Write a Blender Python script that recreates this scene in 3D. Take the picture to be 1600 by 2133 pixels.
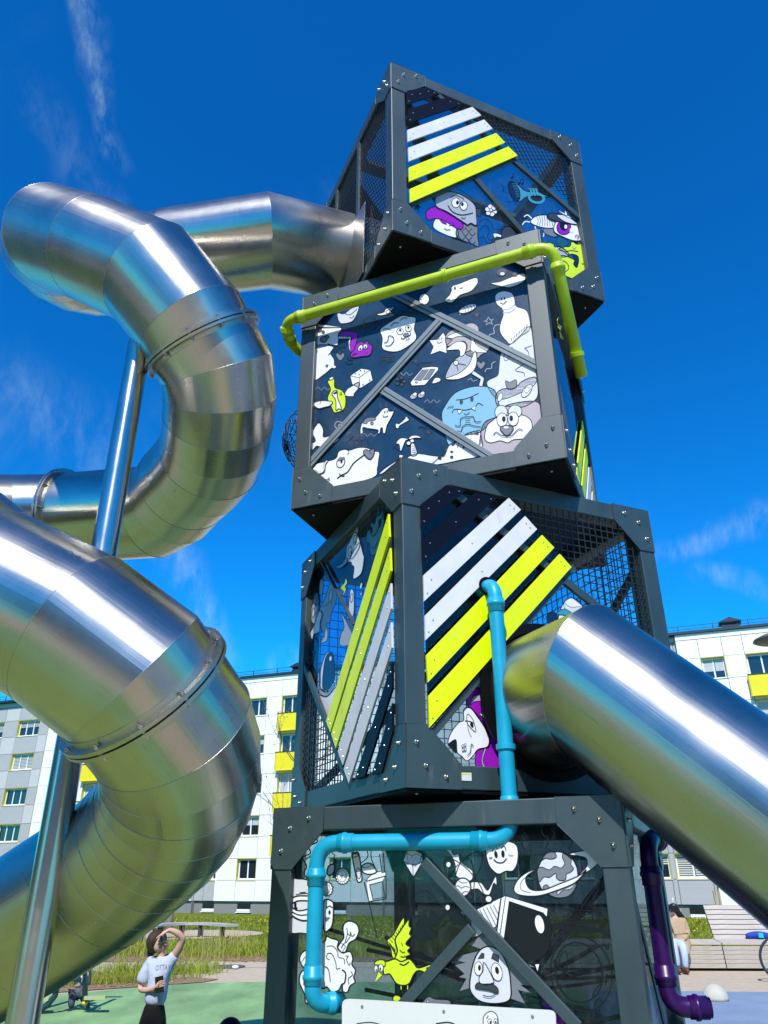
import bpy, math, random
import numpy as np
from mathutils import Vector, Matrix
from mathutils.geometry import tessellate_polygon
R = math.radians
random.seed(7); rng = np.random.default_rng(7)
sc = bpy.context.scene
for o in list(bpy.data.objects): bpy.data.objects.remove(o)
COL = sc.collection

# ------------------------------------------------------------------ camera
CF, CPITCH, CROLL = 1574.9, R(25.8867), R(-0.1546)        # focal length for a 1600 wide picture, tilt, roll
CAM = np.array([0, 0, 1.62])
cfw = np.array([0, math.cos(CPITCH), math.sin(CPITCH)]); cr0 = np.array([1., 0, 0]); cu0 = np.cross(cr0, cfw)
crt = cr0*math.cos(CROLL)+cu0*math.sin(CROLL); cup = -cr0*math.sin(CROLL)+cu0*math.cos(CROLL)
cam = bpy.data.cameras.new('camera'); cam.sensor_fit = 'HORIZONTAL'; cam.sensor_width = 36
cam.lens = CF/1600*36; cam.clip_start = 0.05; cam.clip_end = 2000
co = bpy.data.objects.new('camera', cam); COL.objects.link(co); sc.camera = co
M = Matrix.Identity(4)
for i in range(3):
    M[i][0] = crt[i]; M[i][1] = cup[i]; M[i][2] = -cfw[i]; M[i][3] = CAM[i]
co.matrix_world = M

# ------------------------------------------------------------------ sky, sun, exposure
SUN_AZ, SUN_EL = R(-172), R(48)          # compass angle clockwise from +Y, elevation
sdir = Vector((math.sin(SUN_AZ)*math.cos(SUN_EL), math.cos(SUN_AZ)*math.cos(SUN_EL), math.sin(SUN_EL)))
w = bpy.data.worlds.new('World'); sc.world = w; w.use_nodes = True
nt = w.node_tree; nt.nodes.clear()
def N(t, tree=None, **k):
    n = (tree or nt).nodes.new(t)
    for a, b in k.items(): setattr(n, a, b)
    return n
out = N('ShaderNodeOutputWorld'); bg = N('ShaderNodeBackground'); bg.inputs[1].default_value = 0.105
sky = N('ShaderNodeTexSky', sky_type='NISHITA'); sky.sun_disc = False; sky.sun_elevation = SUN_EL; sky.sun_rotation = SUN_AZ
sky.air_density = 1.0; sky.dust_density = 0.15; sky.ozone_density = 2.6; sky.altitude = 300
hs = N('ShaderNodeHueSaturation'); hs.inputs['Saturation'].default_value = 1.25; hs.inputs['Value'].default_value = 1.05
tc = N('ShaderNodeTexCoord')
def noise(scale, detail, rough, mapping=None, dist=0.0):
    m = N('ShaderNodeMapping')
    if mapping: m.inputs['Rotation'].default_value = mapping[0]; m.inputs['Scale'].default_value = mapping[1]
    nt.links.new(tc.outputs['Generated'], m.inputs[0])
    t = N('ShaderNodeTexNoise'); t.inputs['Scale'].default_value = scale; t.inputs['Detail'].default_value = detail
    t.inputs['Roughness'].default_value = rough; t.inputs['Distortion'].default_value = dist
    nt.links.new(m.outputs[0], t.inputs[0]); return t
def ramp(src, a, b, lo=0.0, hi=1.0):
    r = N('ShaderNodeMapRange'); r.interpolation_type = 'SMOOTHSTEP'
    for i, v in zip((1, 2, 3, 4), (a, b, lo, hi)): r.inputs[i].default_value = v
    nt.links.new(src, r.inputs[0]); return r.outputs[0]
def mul(a, b):
    m = N('ShaderNodeMath', operation='MULTIPLY'); nt.links.new(a, m.inputs[0])
    if isinstance(b, float): m.inputs[1].default_value = b
    else: nt.links.new(b, m.inputs[1])
    return m.outputs[0]
n1 = noise(7.0, 9, 0.62, ((0.3, 0.5, 0.9), (1.0, 1.0, 0.38)), 0.8)
n2 = noise(2.2, 3, 0.5, ((1.1, 0.2, 0.4), (1, 1, 1)))
veil = mul(mul(ramp(n1.outputs[0], 0.46, 0.86), ramp(n2.outputs[0], 0.50, 0.72)), 0.25)
# one long thin cirrus streak: close to a tilted plane through the eye, within a limited stretch of sky
def ray(u, v): return cfw+crt*(u-800)/CF+cup*(1066.5-v)/CF
def vdot(v, src):
    d = N('ShaderNodeVectorMath', operation='DOT_PRODUCT'); nt.links.new(src, d.inputs[0]); d.inputs[1].default_value = tuple(v); return d.outputs['Value']
nd = noise(5.0, 4, 0.6)
va = N('ShaderNodeVectorMath', operation='MULTIPLY_ADD'); nt.links.new(nd.outputs['Color'], va.inputs[0])
va.inputs[1].default_value = (0.10,)*3; nt.links.new(tc.outputs['Generated'], va.inputs[2])
n3 = noise(26.0, 10, 0.68, ((0.2, 0.1, 0.5), (1.7, 1.0, 0.45)), 0.25)
fib = ramp(n3.outputs[0], 0.34, 0.80)
total = veil
for (a_, b_, wd, st) in (((140, -60), (262, 330), .022, .34), ((60, 180), (330, 560), .035, .10), ((330, 1120), (480, 1380), .034, .30), ((1370, 1165), (1620, 1075), .024, .30), ((1440, 1190), (1640, 1245), .020, .24), ((0, 760), (260, 980), .07, .16), ((560, 1390), (640, 1370), .03, .25)):
    A_, B_ = ray(*a_), ray(*b_); A_ = A_/np.linalg.norm(A_); B_ = B_/np.linalg.norm(B_)
    pn = np.cross(A_, B_); pn /= np.linalg.norm(pn); mid = (A_+B_)/np.linalg.norm(A_+B_); cs = float(A_@mid)
    pd = N('ShaderNodeMath', operation='SUBTRACT'); nt.links.new(vdot(pn, va.outputs[0]), pd.inputs[0]); pd.inputs[1].default_value = 0.05*float(pn.sum())
    ab = N('ShaderNodeMath', operation='ABSOLUTE'); nt.links.new(pd.outputs[0], ab.inputs[0])
    stk = mul(mul(mul(ramp(ab.outputs[0], wd, 0.0), ramp(vdot(mid, tc.outputs['Generated']), cs-(1-cs)*.6, 1-(1-cs)*.35)), fib), st)
    mxx = N('ShaderNodeMath', operation='MAXIMUM'); nt.links.new(total, mxx.inputs[0]); nt.links.new(stk, mxx.inputs[1]); total = mxx.outputs[0]
mx = N('ShaderNodeMix', data_type='RGBA'); nt.links.new(total, mx.inputs[0])
tint = N('ShaderNodeVectorMath', operation='MULTIPLY'); tint.inputs[1].default_value = (.08, 1.03, 1.36)
nt.links.new(sky.outputs[0], hs.inputs['Color']); gm_ = N('ShaderNodeGamma'); gm_.inputs[1].default_value = 1.17; nt.links.new(hs.outputs[0], gm_.inputs[0]); nt.links.new(gm_.outputs[0], tint.inputs[0]); nt.links.new(tint.outputs[0], mx.inputs[6]); mx.inputs[7].default_value = (4.9, 6.9, 7.9, 1)
nt.links.new(mx.outputs[2], bg.inputs[0]); nt.links.new(bg.outputs[0], out.inputs[0])
sl = bpy.data.lights.new('sun', 'SUN'); sl.energy = 4.6; sl.angle = R(0.53); sl.color = (1, 0.955, 0.88)
so = bpy.data.objects.new('sun', sl); COL.objects.link(so); so.rotation_euler = sdir.to_track_quat('Z', 'Y').to_euler()
vs = sc.view_settings; vs.view_transform = 'Standard'; vs.look = 'None'; vs.exposure = 0.28; vs.gamma = 1.0; vs.use_curve_mapping = False
sc.render.engine = 'CYCLES'; sc.render.resolution_x = 768; sc.render.resolution_y = 1024
sc.cycles.max_bounces = 8; sc.cycles.transparent_max_bounces = 24; sc.cycles.caustics_reflective = False; sc.cycles.caustics_refractive = False

# ------------------------------------------------------------------ materials
MATS = {}
def mat(name, col=(.5, .5, .5), rough=.5, metal=0.0, spec=.5, noise=None, bump=None, coat=0.0, wear=None):
    """noise=(scale, amount[, stretch]) colour variation; bump=(scale, strength, distance[, stretch])"""
    if name in MATS: return MATS[name]
    m = bpy.data.materials.new(name); m.use_nodes = True; t = m.node_tree; b = t.nodes['Principled BSDF']
    b.inputs['Base Color'].default_value = (*col, 1); b.inputs['Roughness'].default_value = rough
    b.inputs['Metallic'].default_value = metal; b.inputs['Specular IOR Level'].default_value = spec
    b.inputs['Coat Weight'].default_value = coat; b.inputs['Coat Roughness'].default_value = .08
    def tex(scale, stretch, det=6):
        c = N('ShaderNodeTexCoord', t); mp = N('ShaderNodeMapping', t); mp.inputs['Scale'].default_value = stretch or (1, 1, 1)
        x = N('ShaderNodeTexNoise', t); x.inputs['Scale'].default_value = scale; x.inputs['Detail'].default_value = det; x.inputs['Roughness'].default_value = .65
        t.links.new(c.outputs['Object'], mp.inputs[0]); t.links.new(mp.outputs[0], x.inputs[0]); return x
    if noise:
        x = tex(noise[0], noise[2] if len(noise) > 2 else None)
        r = N('ShaderNodeMapRange', t); r.inputs[1].default_value = .25; r.inputs[2].default_value = .75
        r.inputs[3].default_value = 1-noise[1]; r.inputs[4].default_value = 1+noise[1]
        mm = N('ShaderNodeVectorMath', t, operation='SCALE'); mm.inputs[0].default_value = col
        t.links.new(x.outputs[0], r.inputs[0]); t.links.new(r.outputs[0], mm.inputs['Scale']); t.links.new(mm.outputs[0], b.inputs['Base Color'])
        r2 = N('ShaderNodeMapRange', t); r2.inputs[3].default_value = max(.02, rough-.08); r2.inputs[4].default_value = min(1, rough+.1)
        t.links.new(x.outputs[0], r2.inputs[0]); t.links.new(r2.outputs[0], b.inputs['Roughness'])
    if bump:
        x = tex(bump[0], bump[3] if len(bump) > 3 else None)
        bp = N('ShaderNodeBump', t); bp.inputs['Strength'].default_value = bump[1]; bp.inputs['Distance'].default_value = bump[2]
        t.links.new(x.outputs[0], bp.inputs['Height']); t.links.new(bp.outputs[0], b.inputs['Normal'])
    if wear:                                   # (scale, colour, strength, stretch): sparse scuffs, dust and drips
        src = b.inputs['Base Color'].links[0].from_socket if b.inputs['Base Color'].links else None
        x = tex(wear[0], wear[3], 10); r = N('ShaderNodeMapRange', t); r.inputs[1].default_value = .60; r.inputs[2].default_value = .74; r.inputs[4].default_value = wear[2]
        mxw = N('ShaderNodeMix', t, data_type='RGBA'); t.links.new(x.outputs[0], r.inputs[0]); t.links.new(r.outputs[0], mxw.inputs[0])
        mxw.inputs[6].default_value = (*col, 1); mxw.inputs[7].default_value = (*wear[1], 1)
        if src: t.links.new(src, mxw.inputs[6])
        t.links.new(mxw.outputs[2], b.inputs['Base Color'])
    MATS[name] = m; return m
def glassmat(name, tint, gloss=.9, haze=.03, haze_rough=.35):
    m = bpy.data.materials.new(name); m.use_nodes = True; t = m.node_tree; t.nodes.clear()
    o = N('ShaderNodeOutputMaterial', t); tr = N('ShaderNodeBsdfTransparent', t); tr.inputs[0].default_value = (*tint, 1)
    gl = N('ShaderNodeBsdfGlossy', t); gl.inputs['Roughness'].default_value = .03; gl.inputs[0].default_value = (gloss, gloss, gloss, 1)
    fr = N('ShaderNodeFresnel', t); fr.inputs[0].default_value = 1.47
    gm = N('ShaderNodeNewGeometry', t); iv = N('ShaderNodeMath', t, operation='SUBTRACT'); iv.inputs[0].default_value = 1; t.links.new(gm.outputs['Backfacing'], iv.inputs[1])
    fm = N('ShaderNodeMath', t, operation='MULTIPLY'); t.links.new(fr.outputs[0], fm.inputs[0]); t.links.new(iv.outputs[0], fm.inputs[1])
    m1 = N('ShaderNodeMixShader', t); t.links.new(fm.outputs[0], m1.inputs[0]); t.links.new(tr.outputs[0], m1.inputs[1]); t.links.new(gl.outputs[0], m1.inputs[2])
    g2 = N('ShaderNodeBsdfDiffuse', t); g2.inputs[0].default_value = (.75, .8, .85, 1)
    c = N('ShaderNodeTexCoord', t); mp = N('ShaderNodeMapping', t); mp.inputs['Scale'].default_value = (3, 3, 1.1); mp.inputs['Rotation'].default_value = (.3, .2, .5)
    x = N('ShaderNodeTexNoise', t); x.inputs['Scale'].default_value = 9; x.inputs['Detail'].default_value = 10; x.inputs['Roughness'].default_value = .72
    r = N('ShaderNodeMapRange', t); r.inputs[1].default_value = .5; r.inputs[2].default_value = .78; r.inputs[3].default_value = haze*.25; r.inputs[4].default_value = haze*2.6
    m2 = N('ShaderNodeMixShader', t); t.links.new(c.outputs['Object'], mp.inputs[0]); t.links.new(mp.outputs[0], x.inputs[0]); t.links.new(x.outputs[0], r.inputs[0])
    t.links.new(r.outputs[0], m2.inputs[0]); t.links.new(m1.outputs[0], m2.inputs[1]); t.links.new(g2.outputs[0], m2.inputs[2]); t.links.new(m2.outputs[0], o.inputs[0])
    MATS[name] = m; return m

mat('frame', (.022, .043, .048), .48, spec=.75, noise=(4, .30, (1, 1, .3)), bump=(220, .06, .0006), wear=(7, (.11, .12, .12), .5, (1.4, 1.4, .35)))
mat('plate', (.024, .046, .051), .46, spec=.75, noise=(6, .14), bump=(220, .06, .0006), wear=(9, (.11, .12, .12), .45, (1.2, 1.2, .4)))
mat('black', (.0025, .003, .004), .55, spec=.12)
mat('roofplate', (.012, .016, .022), .6, spec=.3); mat('barmetal', (.15, .185, .205), .42, noise=(7, .15)); mat('navyprint', (.005, .034, .075), .28, spec=.5, noise=(5, .35)); mat('navypanel', (.03, .13, .27), .6, spec=.3, noise=(6, .3))
mat('bolt', (.48, .48, .46), .32, 1.0)
mat('lime', (.72, .86, .0), .42, spec=.35, noise=(6, .09), wear=(8, (.30, .30, .12), .35, (1, 1, .4)))
mat('whitep', (.66, .645, .63), .42, spec=.4, noise=(6, .09), wear=(8, (.36, .34, .30), .45, (1, 1, .4)))
mat('navyp', (.003, .005, .013), .45, spec=.10)
mat('limepipe', (.42, .56, .012), .4, spec=.45, noise=(4, .16), wear=(9, (.22, .25, .10), .5, (1, 1, .5)))
mat('cyanpipe', (.003, .30, .47), .4, spec=.45, noise=(4, .15), wear=(9, (.10, .28, .34), .5, (1, 1, .5)))
mat('purplepipe', (.026, .002, .075), .33, spec=.4, noise=(4, .1))  # base colour darkened to carry the shadow of slide and tower
mat('wire', (.025, .028, .032), .35, .3, spec=.6)
mat('rope', (.012, .012, .014), .8, spec=.2, bump=(300, .6, .002))
glassmat('glass', (.76, .86, .90), haze=.012)
glassmat('glassgrey', (.68, .76, .79), haze=.012)
glassmat('glasssmoke', (.52, .60, .62), haze=.01)
glassmat('glassclear', (.86, .91, .93), haze=.008)
glassmat('glassnavy', (.42, .62, .80), haze=.013)
mat('signboard', (.62, .62, .60), .38, noise=(5, .04))
mat('st_white', (.74, .735, .75), .33, noise=(7, .05)); mat('st_pale', (.60, .61, .66), .33, noise=(7, .05)); mat('st_grey', (.36, .38, .42), .35)
mat('st_mid', (.17, .18, .20), .35); mat('st_dark', (.035, .04, .05), .35); mat('st_black', (.004, .004, .005), .3)
mat('st_violet', (.28, .006, .40), .33); mat('st_lime', (.56, .72, .015), .33); mat('st_blue', (.045, .25, .36), .33)
mat('st_sky', (.20, .42, .55), .33); mat('st_tan', (.42, .36, .37), .33); mat('st_teal', (.008, .085, .13), .35); mat('st_navy', (.006, .015, .05), .3)

# brushed stainless steel: fine grinding lines round the tube, smears and handling marks
def steelmat(name, rough, col=(.50, .468, .41), lines=True):
    m = mat(name, col, rough, 1.0); t = m.node_tree; b = t.nodes['Principled BSDF']
    c = N('ShaderNodeTexCoord', t); uvm = N('ShaderNodeMapping', t); uvm.inputs['Scale'].default_value = (1.2, 160, 1)
    x = N('ShaderNodeTexNoise', t); x.inputs['Scale'].default_value = 3; x.inputs['Detail'].default_value = 5
    t.links.new(c.outputs['UV'], uvm.inputs[0]); t.links.new(uvm.outputs[0], x.inputs[0])
    y = N('ShaderNodeTexNoise', t); y.inputs['Scale'].default_value = 2.6; y.inputs['Detail'].default_value = 4; y.inputs['Roughness'].default_value = .55
    t.links.new(c.outputs['Object'], y.inputs[0])
    r = N('ShaderNodeMapRange', t); r.inputs[1].default_value = .3; r.inputs[2].default_value = .72; r.inputs[3].default_value = rough-.04; r.inputs[4].default_value = rough+.05
    t.links.new(y.outputs[0], r.inputs[0]); t.links.new(r.outputs[0], b.inputs['Roughness'])
    bp = N('ShaderNodeBump', t); bp.inputs['Strength'].default_value = .05; bp.inputs['Distance'].default_value = .002
    t.links.new(x.outputs[0], bp.inputs['Height'])
    mp2 = N('ShaderNodeMapping', t); mp2.inputs['Scale'].default_value = (7, .16, 1); z = N('ShaderNodeTexNoise', t); z.inputs['Scale'].default_value = 2.2; z.inputs['Detail'].default_value = 4; z.inputs['Roughness'].default_value = .6
    t.links.new(c.outputs['UV'], mp2.inputs[0]); t.links.new(mp2.outputs[0], z.inputs[0])
    bp2 = N('ShaderNodeBump', t); bp2.inputs['Strength'].default_value = .30; bp2.inputs['Distance'].default_value = .006
    t.links.new(z.outputs[0], bp2.inputs['Height']); t.links.new(bp.outputs[0], bp2.inputs['Normal']); t.links.new(bp2.outputs[0], b.inputs['Normal'])
    r3 = N('ShaderNodeMapRange', t); r3.inputs[1].default_value = .3; r3.inputs[2].default_value = .75; r3.inputs[3].default_value = .86; r3.inputs[4].default_value = 1.05
    mm = N('ShaderNodeVectorMath', t, operation='SCALE'); mm.inputs[0].default_value = col
    mp4 = N('ShaderNodeMapping', t); mp4.inputs['Scale'].default_value = (26, 1.6, 1); mp4.inputs['Rotation'].default_value = (0, 0, .35); sx = N('ShaderNodeTexNoise', t); sx.inputs['Scale'].default_value = 3; sx.inputs['Detail'].default_value = 6; sx.inputs['Distortion'].default_value = .4
    t.links.new(c.outputs['UV'], mp4.inputs[0]); t.links.new(mp4.outputs[0], sx.inputs[0])
    r4 = N('ShaderNodeMapRange', t); r4.inputs[1].default_value = .64; r4.inputs[2].default_value = .72; r4.inputs[3].default_value = 1.0; r4.inputs[4].default_value = .80; t.links.new(sx.outputs[0], r4.inputs[0])
    m4 = N('ShaderNodeMath', t, operation='MULTIPLY'); t.links.new(y.outputs[0], r3.inputs[0]); t.links.new(r3.outputs[0], m4.inputs[0]); t.links.new(r4.outputs[0], m4.inputs[1]); t.links.new(m4.outputs[0], mm.inputs['Scale']); t.links.new(mm.outputs[0], b.inputs['Base Color'])
    b.inputs['Anisotropic'].default_value = .55; b.inputs['Anisotropic Rotation'].default_value = .25
    tg = N('ShaderNodeTangent', t, direction_type='UV_MAP'); t.links.new(tg.outputs[0], b.inputs['Tangent'])
    return m
steelmat('steel', .285); steelmat('steelpole', .22, (.52, .50, .45)); mat('weld', (.40, .39, .37), .38, 1.0, noise=(40, .2))

# ------------------------------------------------------------------ builders
def link(o, parent=None, **props):
    COL.objects.link(o)
    if parent is not None: o.parent = parent
    for k, v in props.items(): o[k] = v
    return o
def tag(o, label, cat, group=None):
    o['label'] = label; o['category'] = cat
    if group: o['group'] = group
    return o
def struct(o): o['kind'] = 'structure'; return o
def empty(name, loc=(0, 0, 0), rz=0.0, label=None, cat=None, group=None, parent=None):
    o = bpy.data.objects.new(name, None); o.location = loc; o.rotation_euler = (0, 0, rz); o.empty_display_size = .2
    link(o, parent)
    if label: tag(o, label, cat, group)
    return o
def mesh(name, v, f, mats, mi=None, smooth=False, uv=None):
    me = bpy.data.meshes.new(name); me.from_pydata([tuple(p) for p in v], [], f)
    for m in (mats if isinstance(mats, (list, tuple)) else [mats]): me.materials.append(MATS[m])
    if mi is not None: me.polygons.foreach_set('material_index', mi)
    if smooth: me.polygons.foreach_set('use_smooth', [True]*len(f))
    if uv is not None:
        l = me.uv_layers.new(name='UVMap'); l.data.foreach_set('uv', [c for p in uv for c in p])
    me.update(); return me
def ob(name, me, parent=None, loc=None, rot=None, bevel=0, **props):
    o = bpy.data.objects.new(name, me)
    if loc is not None: o.location = loc
    if rot is not None: o.rotation_euler = rot
    link(o, parent, **props)
    if bevel:
        b = o.modifiers.new('bevel', 'BEVEL'); b.width = bevel; b.segments = 2; b.limit_method = 'ANGLE'; b.harden_normals = False
    return o
class MB:
    def __init__(s): s.v = []; s.f = []; s.m = []
    def add(s, v, f, mi=0):
        k = len(s.v); s.v += [tuple(p) for p in v]; s.f += [tuple(i+k for i in q) for q in f]; s.m += [mi]*len(f); return s
    def box(s, c, d, rot=None, mi=0):
        x, y, z = (q/2 for q in d); p = [Vector((a*x, b*y, e*z)) for e in (-1, 1) for b in (-1, 1) for a in (-1, 1)]
        if rot is not None: p = [rot @ q for q in p]
        p = [q+Vector(c) for q in p]
        return s.add(p, [(0, 2, 3, 1), (4, 5, 7, 6), (0, 1, 5, 4), (2, 6, 7, 3), (0, 4, 6, 2), (1, 3, 7, 5)], mi)
    def bar(s, a, b, wd, th=None, up=(0, 0, 1), mi=0):
        a, b = Vector(a), Vector(b); d = b-a; L = d.length; d.normalize(); u = Vector(up)
        if abs(d.dot(u)) > .98: u = Vector((0, 1, 0))
        r = d.cross(u).normalized(); u = r.cross(d)
        rot = Matrix((r, d, u)).transposed()
        return s.box((a+b)/2, (wd, L, th or wd), rot, mi)
    def prism(s, poly, nrm, th, mi=0):
        n = Vector(nrm)*th; k = len(poly); p = [Vector(q) for q in poly]
        tri = tessellate_polygon([p])
        f = [tuple(t) for t in tri]+[tuple(i+k for i in reversed(t)) for t in tri]+[(i, (i+1) % k, (i+1) % k+k, i+k) for i in range(k)]
        return s.add(p+[q+n for q in p], f, mi)
    def tube(s, pts, r, n=10, closed=False, cap=True, mi=0):
        P = [Vector(p) for p in pts]; k = len(P); rr = r if hasattr(r, '__len__') else [r]*k
        V = []; prev = None
        for i, p in enumerate(P):
            a = P[(i-1) % k] if (i or closed) else p; b = P[(i+1) % k] if (i < k-1 or closed) else p
            d = (b-a).normalized()
            if prev is None:
                u = Vector((0, 0, 1)) if abs(d.z) < .9 else Vector((0, 1, 0)); x = d.cross(u).normalized()
            else:
                x = (prev-d*prev.dot(d)).normalized()
            prev = x; y = d.cross(x)
            V += [p+(x*math.cos(2*math.pi*j/n)+y*math.sin(2*math.pi*j/n))*rr[i] for j in range(n)]
        f = []
        for i in range(k if closed else k-1):
            q = (i+1) % k
            f += [(i*n+j, i*n+(j+1) % n, q*n+(j+1) % n, q*n+j) for j in range(n)]
        if cap and not closed: f += [tuple(reversed(range(n))), tuple((k-1)*n+j for j in range(n))]
        return s.add(V, f, mi)
    def lathe(s, c, axis, prof, n=16, mi=0):
        """prof: list of (radius, height along axis)"""
        a = Vector(axis).normalized(); u = Vector((0, 0, 1)) if abs(a.z) < .9 else Vector((1, 0, 0)); x = a.cross(u).normalized(); y = a.cross(x)
        V = [Vector(c)+a*h+(x*math.cos(2*math.pi*j/n)+y*math.sin(2*math.pi*j/n))*r for r, h in prof for j in range(n)]
        f = [(i*n+j, i*n+(j+1) % n, (i+1)*n+(j+1) % n, (i+1)*n+j) for i in range(len(prof)-1) for j in range(n)]
        f += [tuple(reversed(range(n))), tuple((len(prof)-1)*n+j for j in range(n))]
        return s.add(V, f, mi)
    def mesh(s, name, mats, smooth=False): return mesh(name, s.v, s.f, mats, s.m, smooth)
    def build(s, name, mats, parent=None, smooth=False, loc=None, bevel=0, **p): return ob(name, s.mesh(name, mats, smooth), parent, loc, None, bevel, **p)
def gz(u, v, z=0.0):                                   # the ground point seen at a picture position
    d = ray(u, v); return CAM+d*(z-CAM[2])/d[2]
def un(u, v, depth): return CAM+depth*ray(u, v)
# ------------------------------------------------------------------ ground
mat('lawn', (.12, .16, .014), .9, spec=.1, noise=(2.2, .45), bump=(30, .8, .05))
mat('rubber', (.20, .335, .145), .85, spec=.2, noise=(1.6, .42, (1, .35, 1)), bump=(160, .5, .006))
mat('rubberblue', (.20, .265, .36), .85, spec=.2, noise=(2.2, .14), bump=(160, .5, .006))
mat('sand', (.50, .41, .30), .95, spec=.1, noise=(7, .17), bump=(60, .7, .02))
mat('mulch', (.36, .25, .14), .95, spec=.1, noise=(26, .6), bump=(40, 1, .05))
mat('asphalt', (.06, .06, .062), .9)
def gh(x, y): return 0.0 if y < 18 else -0.5*min(1, (y-18)/36)
def sheet(name, poly, z, m, nsub=0):
    v = [Vector((x, y, gh(x, y)+z)) for x, y in poly]
    f = [tuple(t) for t in tessellate_polygon([[Vector((p.x, p.y, 0)) for p in v]])]
    # the ground bends gently downhill: subdivide so that sheets follow it
    f = [t if (v[t[1]]-v[t[0]]).cross(v[t[2]]-v[t[0]]).z > 0 else tuple(reversed(t)) for t in f]
    return struct(ob(name, mesh(name, v, f, m)))
ys = [-300, -60, -20, 0, 10, 18, 24, 30, 36, 42, 48, 54, 80, 300]
v = [(x, y, gh(x, y)-.016) for y in ys for x in (-300, -40, -15, 0, 15, 40, 300)]
struct(ob('ground', mesh('ground', v, [(i*7+j, i*7+j+1, i*7+j+8, i*7+j+7) for i in range(len(ys)-1) for j in range(6)], 'lawn')))
def arc(pts):                               # smooth a list of ground positions
    P = [Vector((*p, 0)) for p in pts]; o = []
    for i in range(len(P)-1):
        a, b, c, d = P[max(i-1, 0)], P[i], P[i+1], P[min(i+2, len(P)-1)]
        for k in range(4):
            t = k/4; q = .5*((2*b)+(c-a)*t+(2*a-5*b+4*c-d)*t*t+(3*b-a-3*c+d)*t**3); o.append((q.x, q.y))
    return o+[(P[-1].x, P[-1].y)]
edge = arc([(-16, 11.0), (-9, 12.6), (-5.2, 14.0), (-3.6, 15.2), (-1.5, 15.55), (1.2, 15.2), (3.2, 14.3)])
sheet('play_surface', edge+[(2.2, 9), (2.0, 4), (3.0, 0), (2.0, -3.5), (-16, -3.5)], 0.0, 'rubber')
mat('added_lime', (.23, .31, .085), .85, spec=.2, noise=(1.6, .3), bump=(160, .5, .006))
sheet('added_lime_patch', [(-7, 1.2), (-7.2, 7.8), (-3, 9.0), (-.7, 8.2), (-.9, 4), (-1.6, 1.2)], .004, 'added_lime')  # unseen yellow-green ground, added to tint the reflections under the winding slide
sheet('added_sand_patch', arc([(-.4, -2.4), (-.6, .4), (.1, 2.9), (1.4, 3.4), (1.9, 1.8), (2.2, -2.4)]), .005, 'sand')  # out of view, added for beige reflections in the straight slide
sheet('blue_play_surface', [(3.2, 14.3), (6, 14.05), (10, 13.7), (16, 13.2), (16, -3.5), (2.0, -3.5), (3.0, 0), (2.0, 4), (2.2, 9)], 0.001, 'rubberblue')
sheet('sand_path', [(-24, 17.99), (24, 17.99), (24, 8), (-24, 8)], -.010, 'sand')
sheet('sand_strip', [(-24, 21.6), (-6, 21.9), (0, 21.4), (3.6, 20.9), (3.6, 18), (-24, 18)], -.0065, 'sand')
sheet('added_sand_field', [(-60, -3.55), (60, -3.55), (60, -34), (-60, -34)], -.006, 'sand')  # beige ground behind the viewpoint, added for reflections in the steel
# a sunken seat circle of pale gravel in the lawn
sc_c = gz(365, 1950, -.25)
cir = [(sc_c[0]+3.2*math.cos(a), sc_c[1]+3.6*math.sin(a)) for a in np.linspace(0, 2*math.pi, 28, endpoint=False)]
sheet('gravel_seat_circle', cir, .004, 'sand')

# ------------------------------------------------------------------ apartment building
mat('white_clad', (.77, .75, .715), .55, noise=(.9, .035)); mat('grey_clad', (.37, .365, .36), .6, noise=(1.2, .06, (1, 1, 6)))
mat('lightgrey_clad', (.48, .465, .445), .6, noise=(1.2, .05, (1, 1, 6))); mat('dark_clad', (.26, .28, .295), .6, noise=(1.2, .05))
mat('plinth', (.20, .195, .18), .75, noise=(3, .08)); mat('wallback', (.30, .30, .30), .8)
mat('yellow', (.72, .60, .005), .5, noise=(3, .04)); mat('reveal', (.55, .50, .02), .55); mat('upvc', (.78, .78, .78), .4)
mat('winpane', (.012, .016, .02), .06, spec=.9); mat('blind', (.50, .49, .43), .6, noise=(.5, .05)); mat('roofmetal', (.035, .04, .05), .4, .4)
mat('curtain', (.42, .43, .45), .7, noise=(8, .2, (6, 1, .3)))
BY = R(-21)
bld = empty('apartment_building', (-8.85, 58.5, 0), BY, 'long five storey white and grey apartment block with yellow balconies behind the playground', 'building')
CUBE = [(x, y, z) for z in (0, 1) for y in (0, 1) for x in (0, 1)]; CF6 = [(0, 2, 3, 1), (4, 5, 7, 6), (0, 1, 5, 4), (2, 6, 7, 3), (0, 4, 6, 2), (1, 3, 7, 5)]
unit = {}
def cube(name, m, x0, x1, y0, y1, z0, z1, parent):
    if m not in unit: unit[m] = mesh('block_'+m, CUBE, CF6, m)
    o = bpy.data.objects.new(name, unit[m]); o.location = (x0, y0, z0); o.scale = (x1-x0, y1-y0, z1-z0); link(o, parent); return o
ZT = [2.94+2.8*k for k in range(5)]; ZB = [z-1.38 for z in ZT]; Z0, ZR = .25, 15.75
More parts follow.
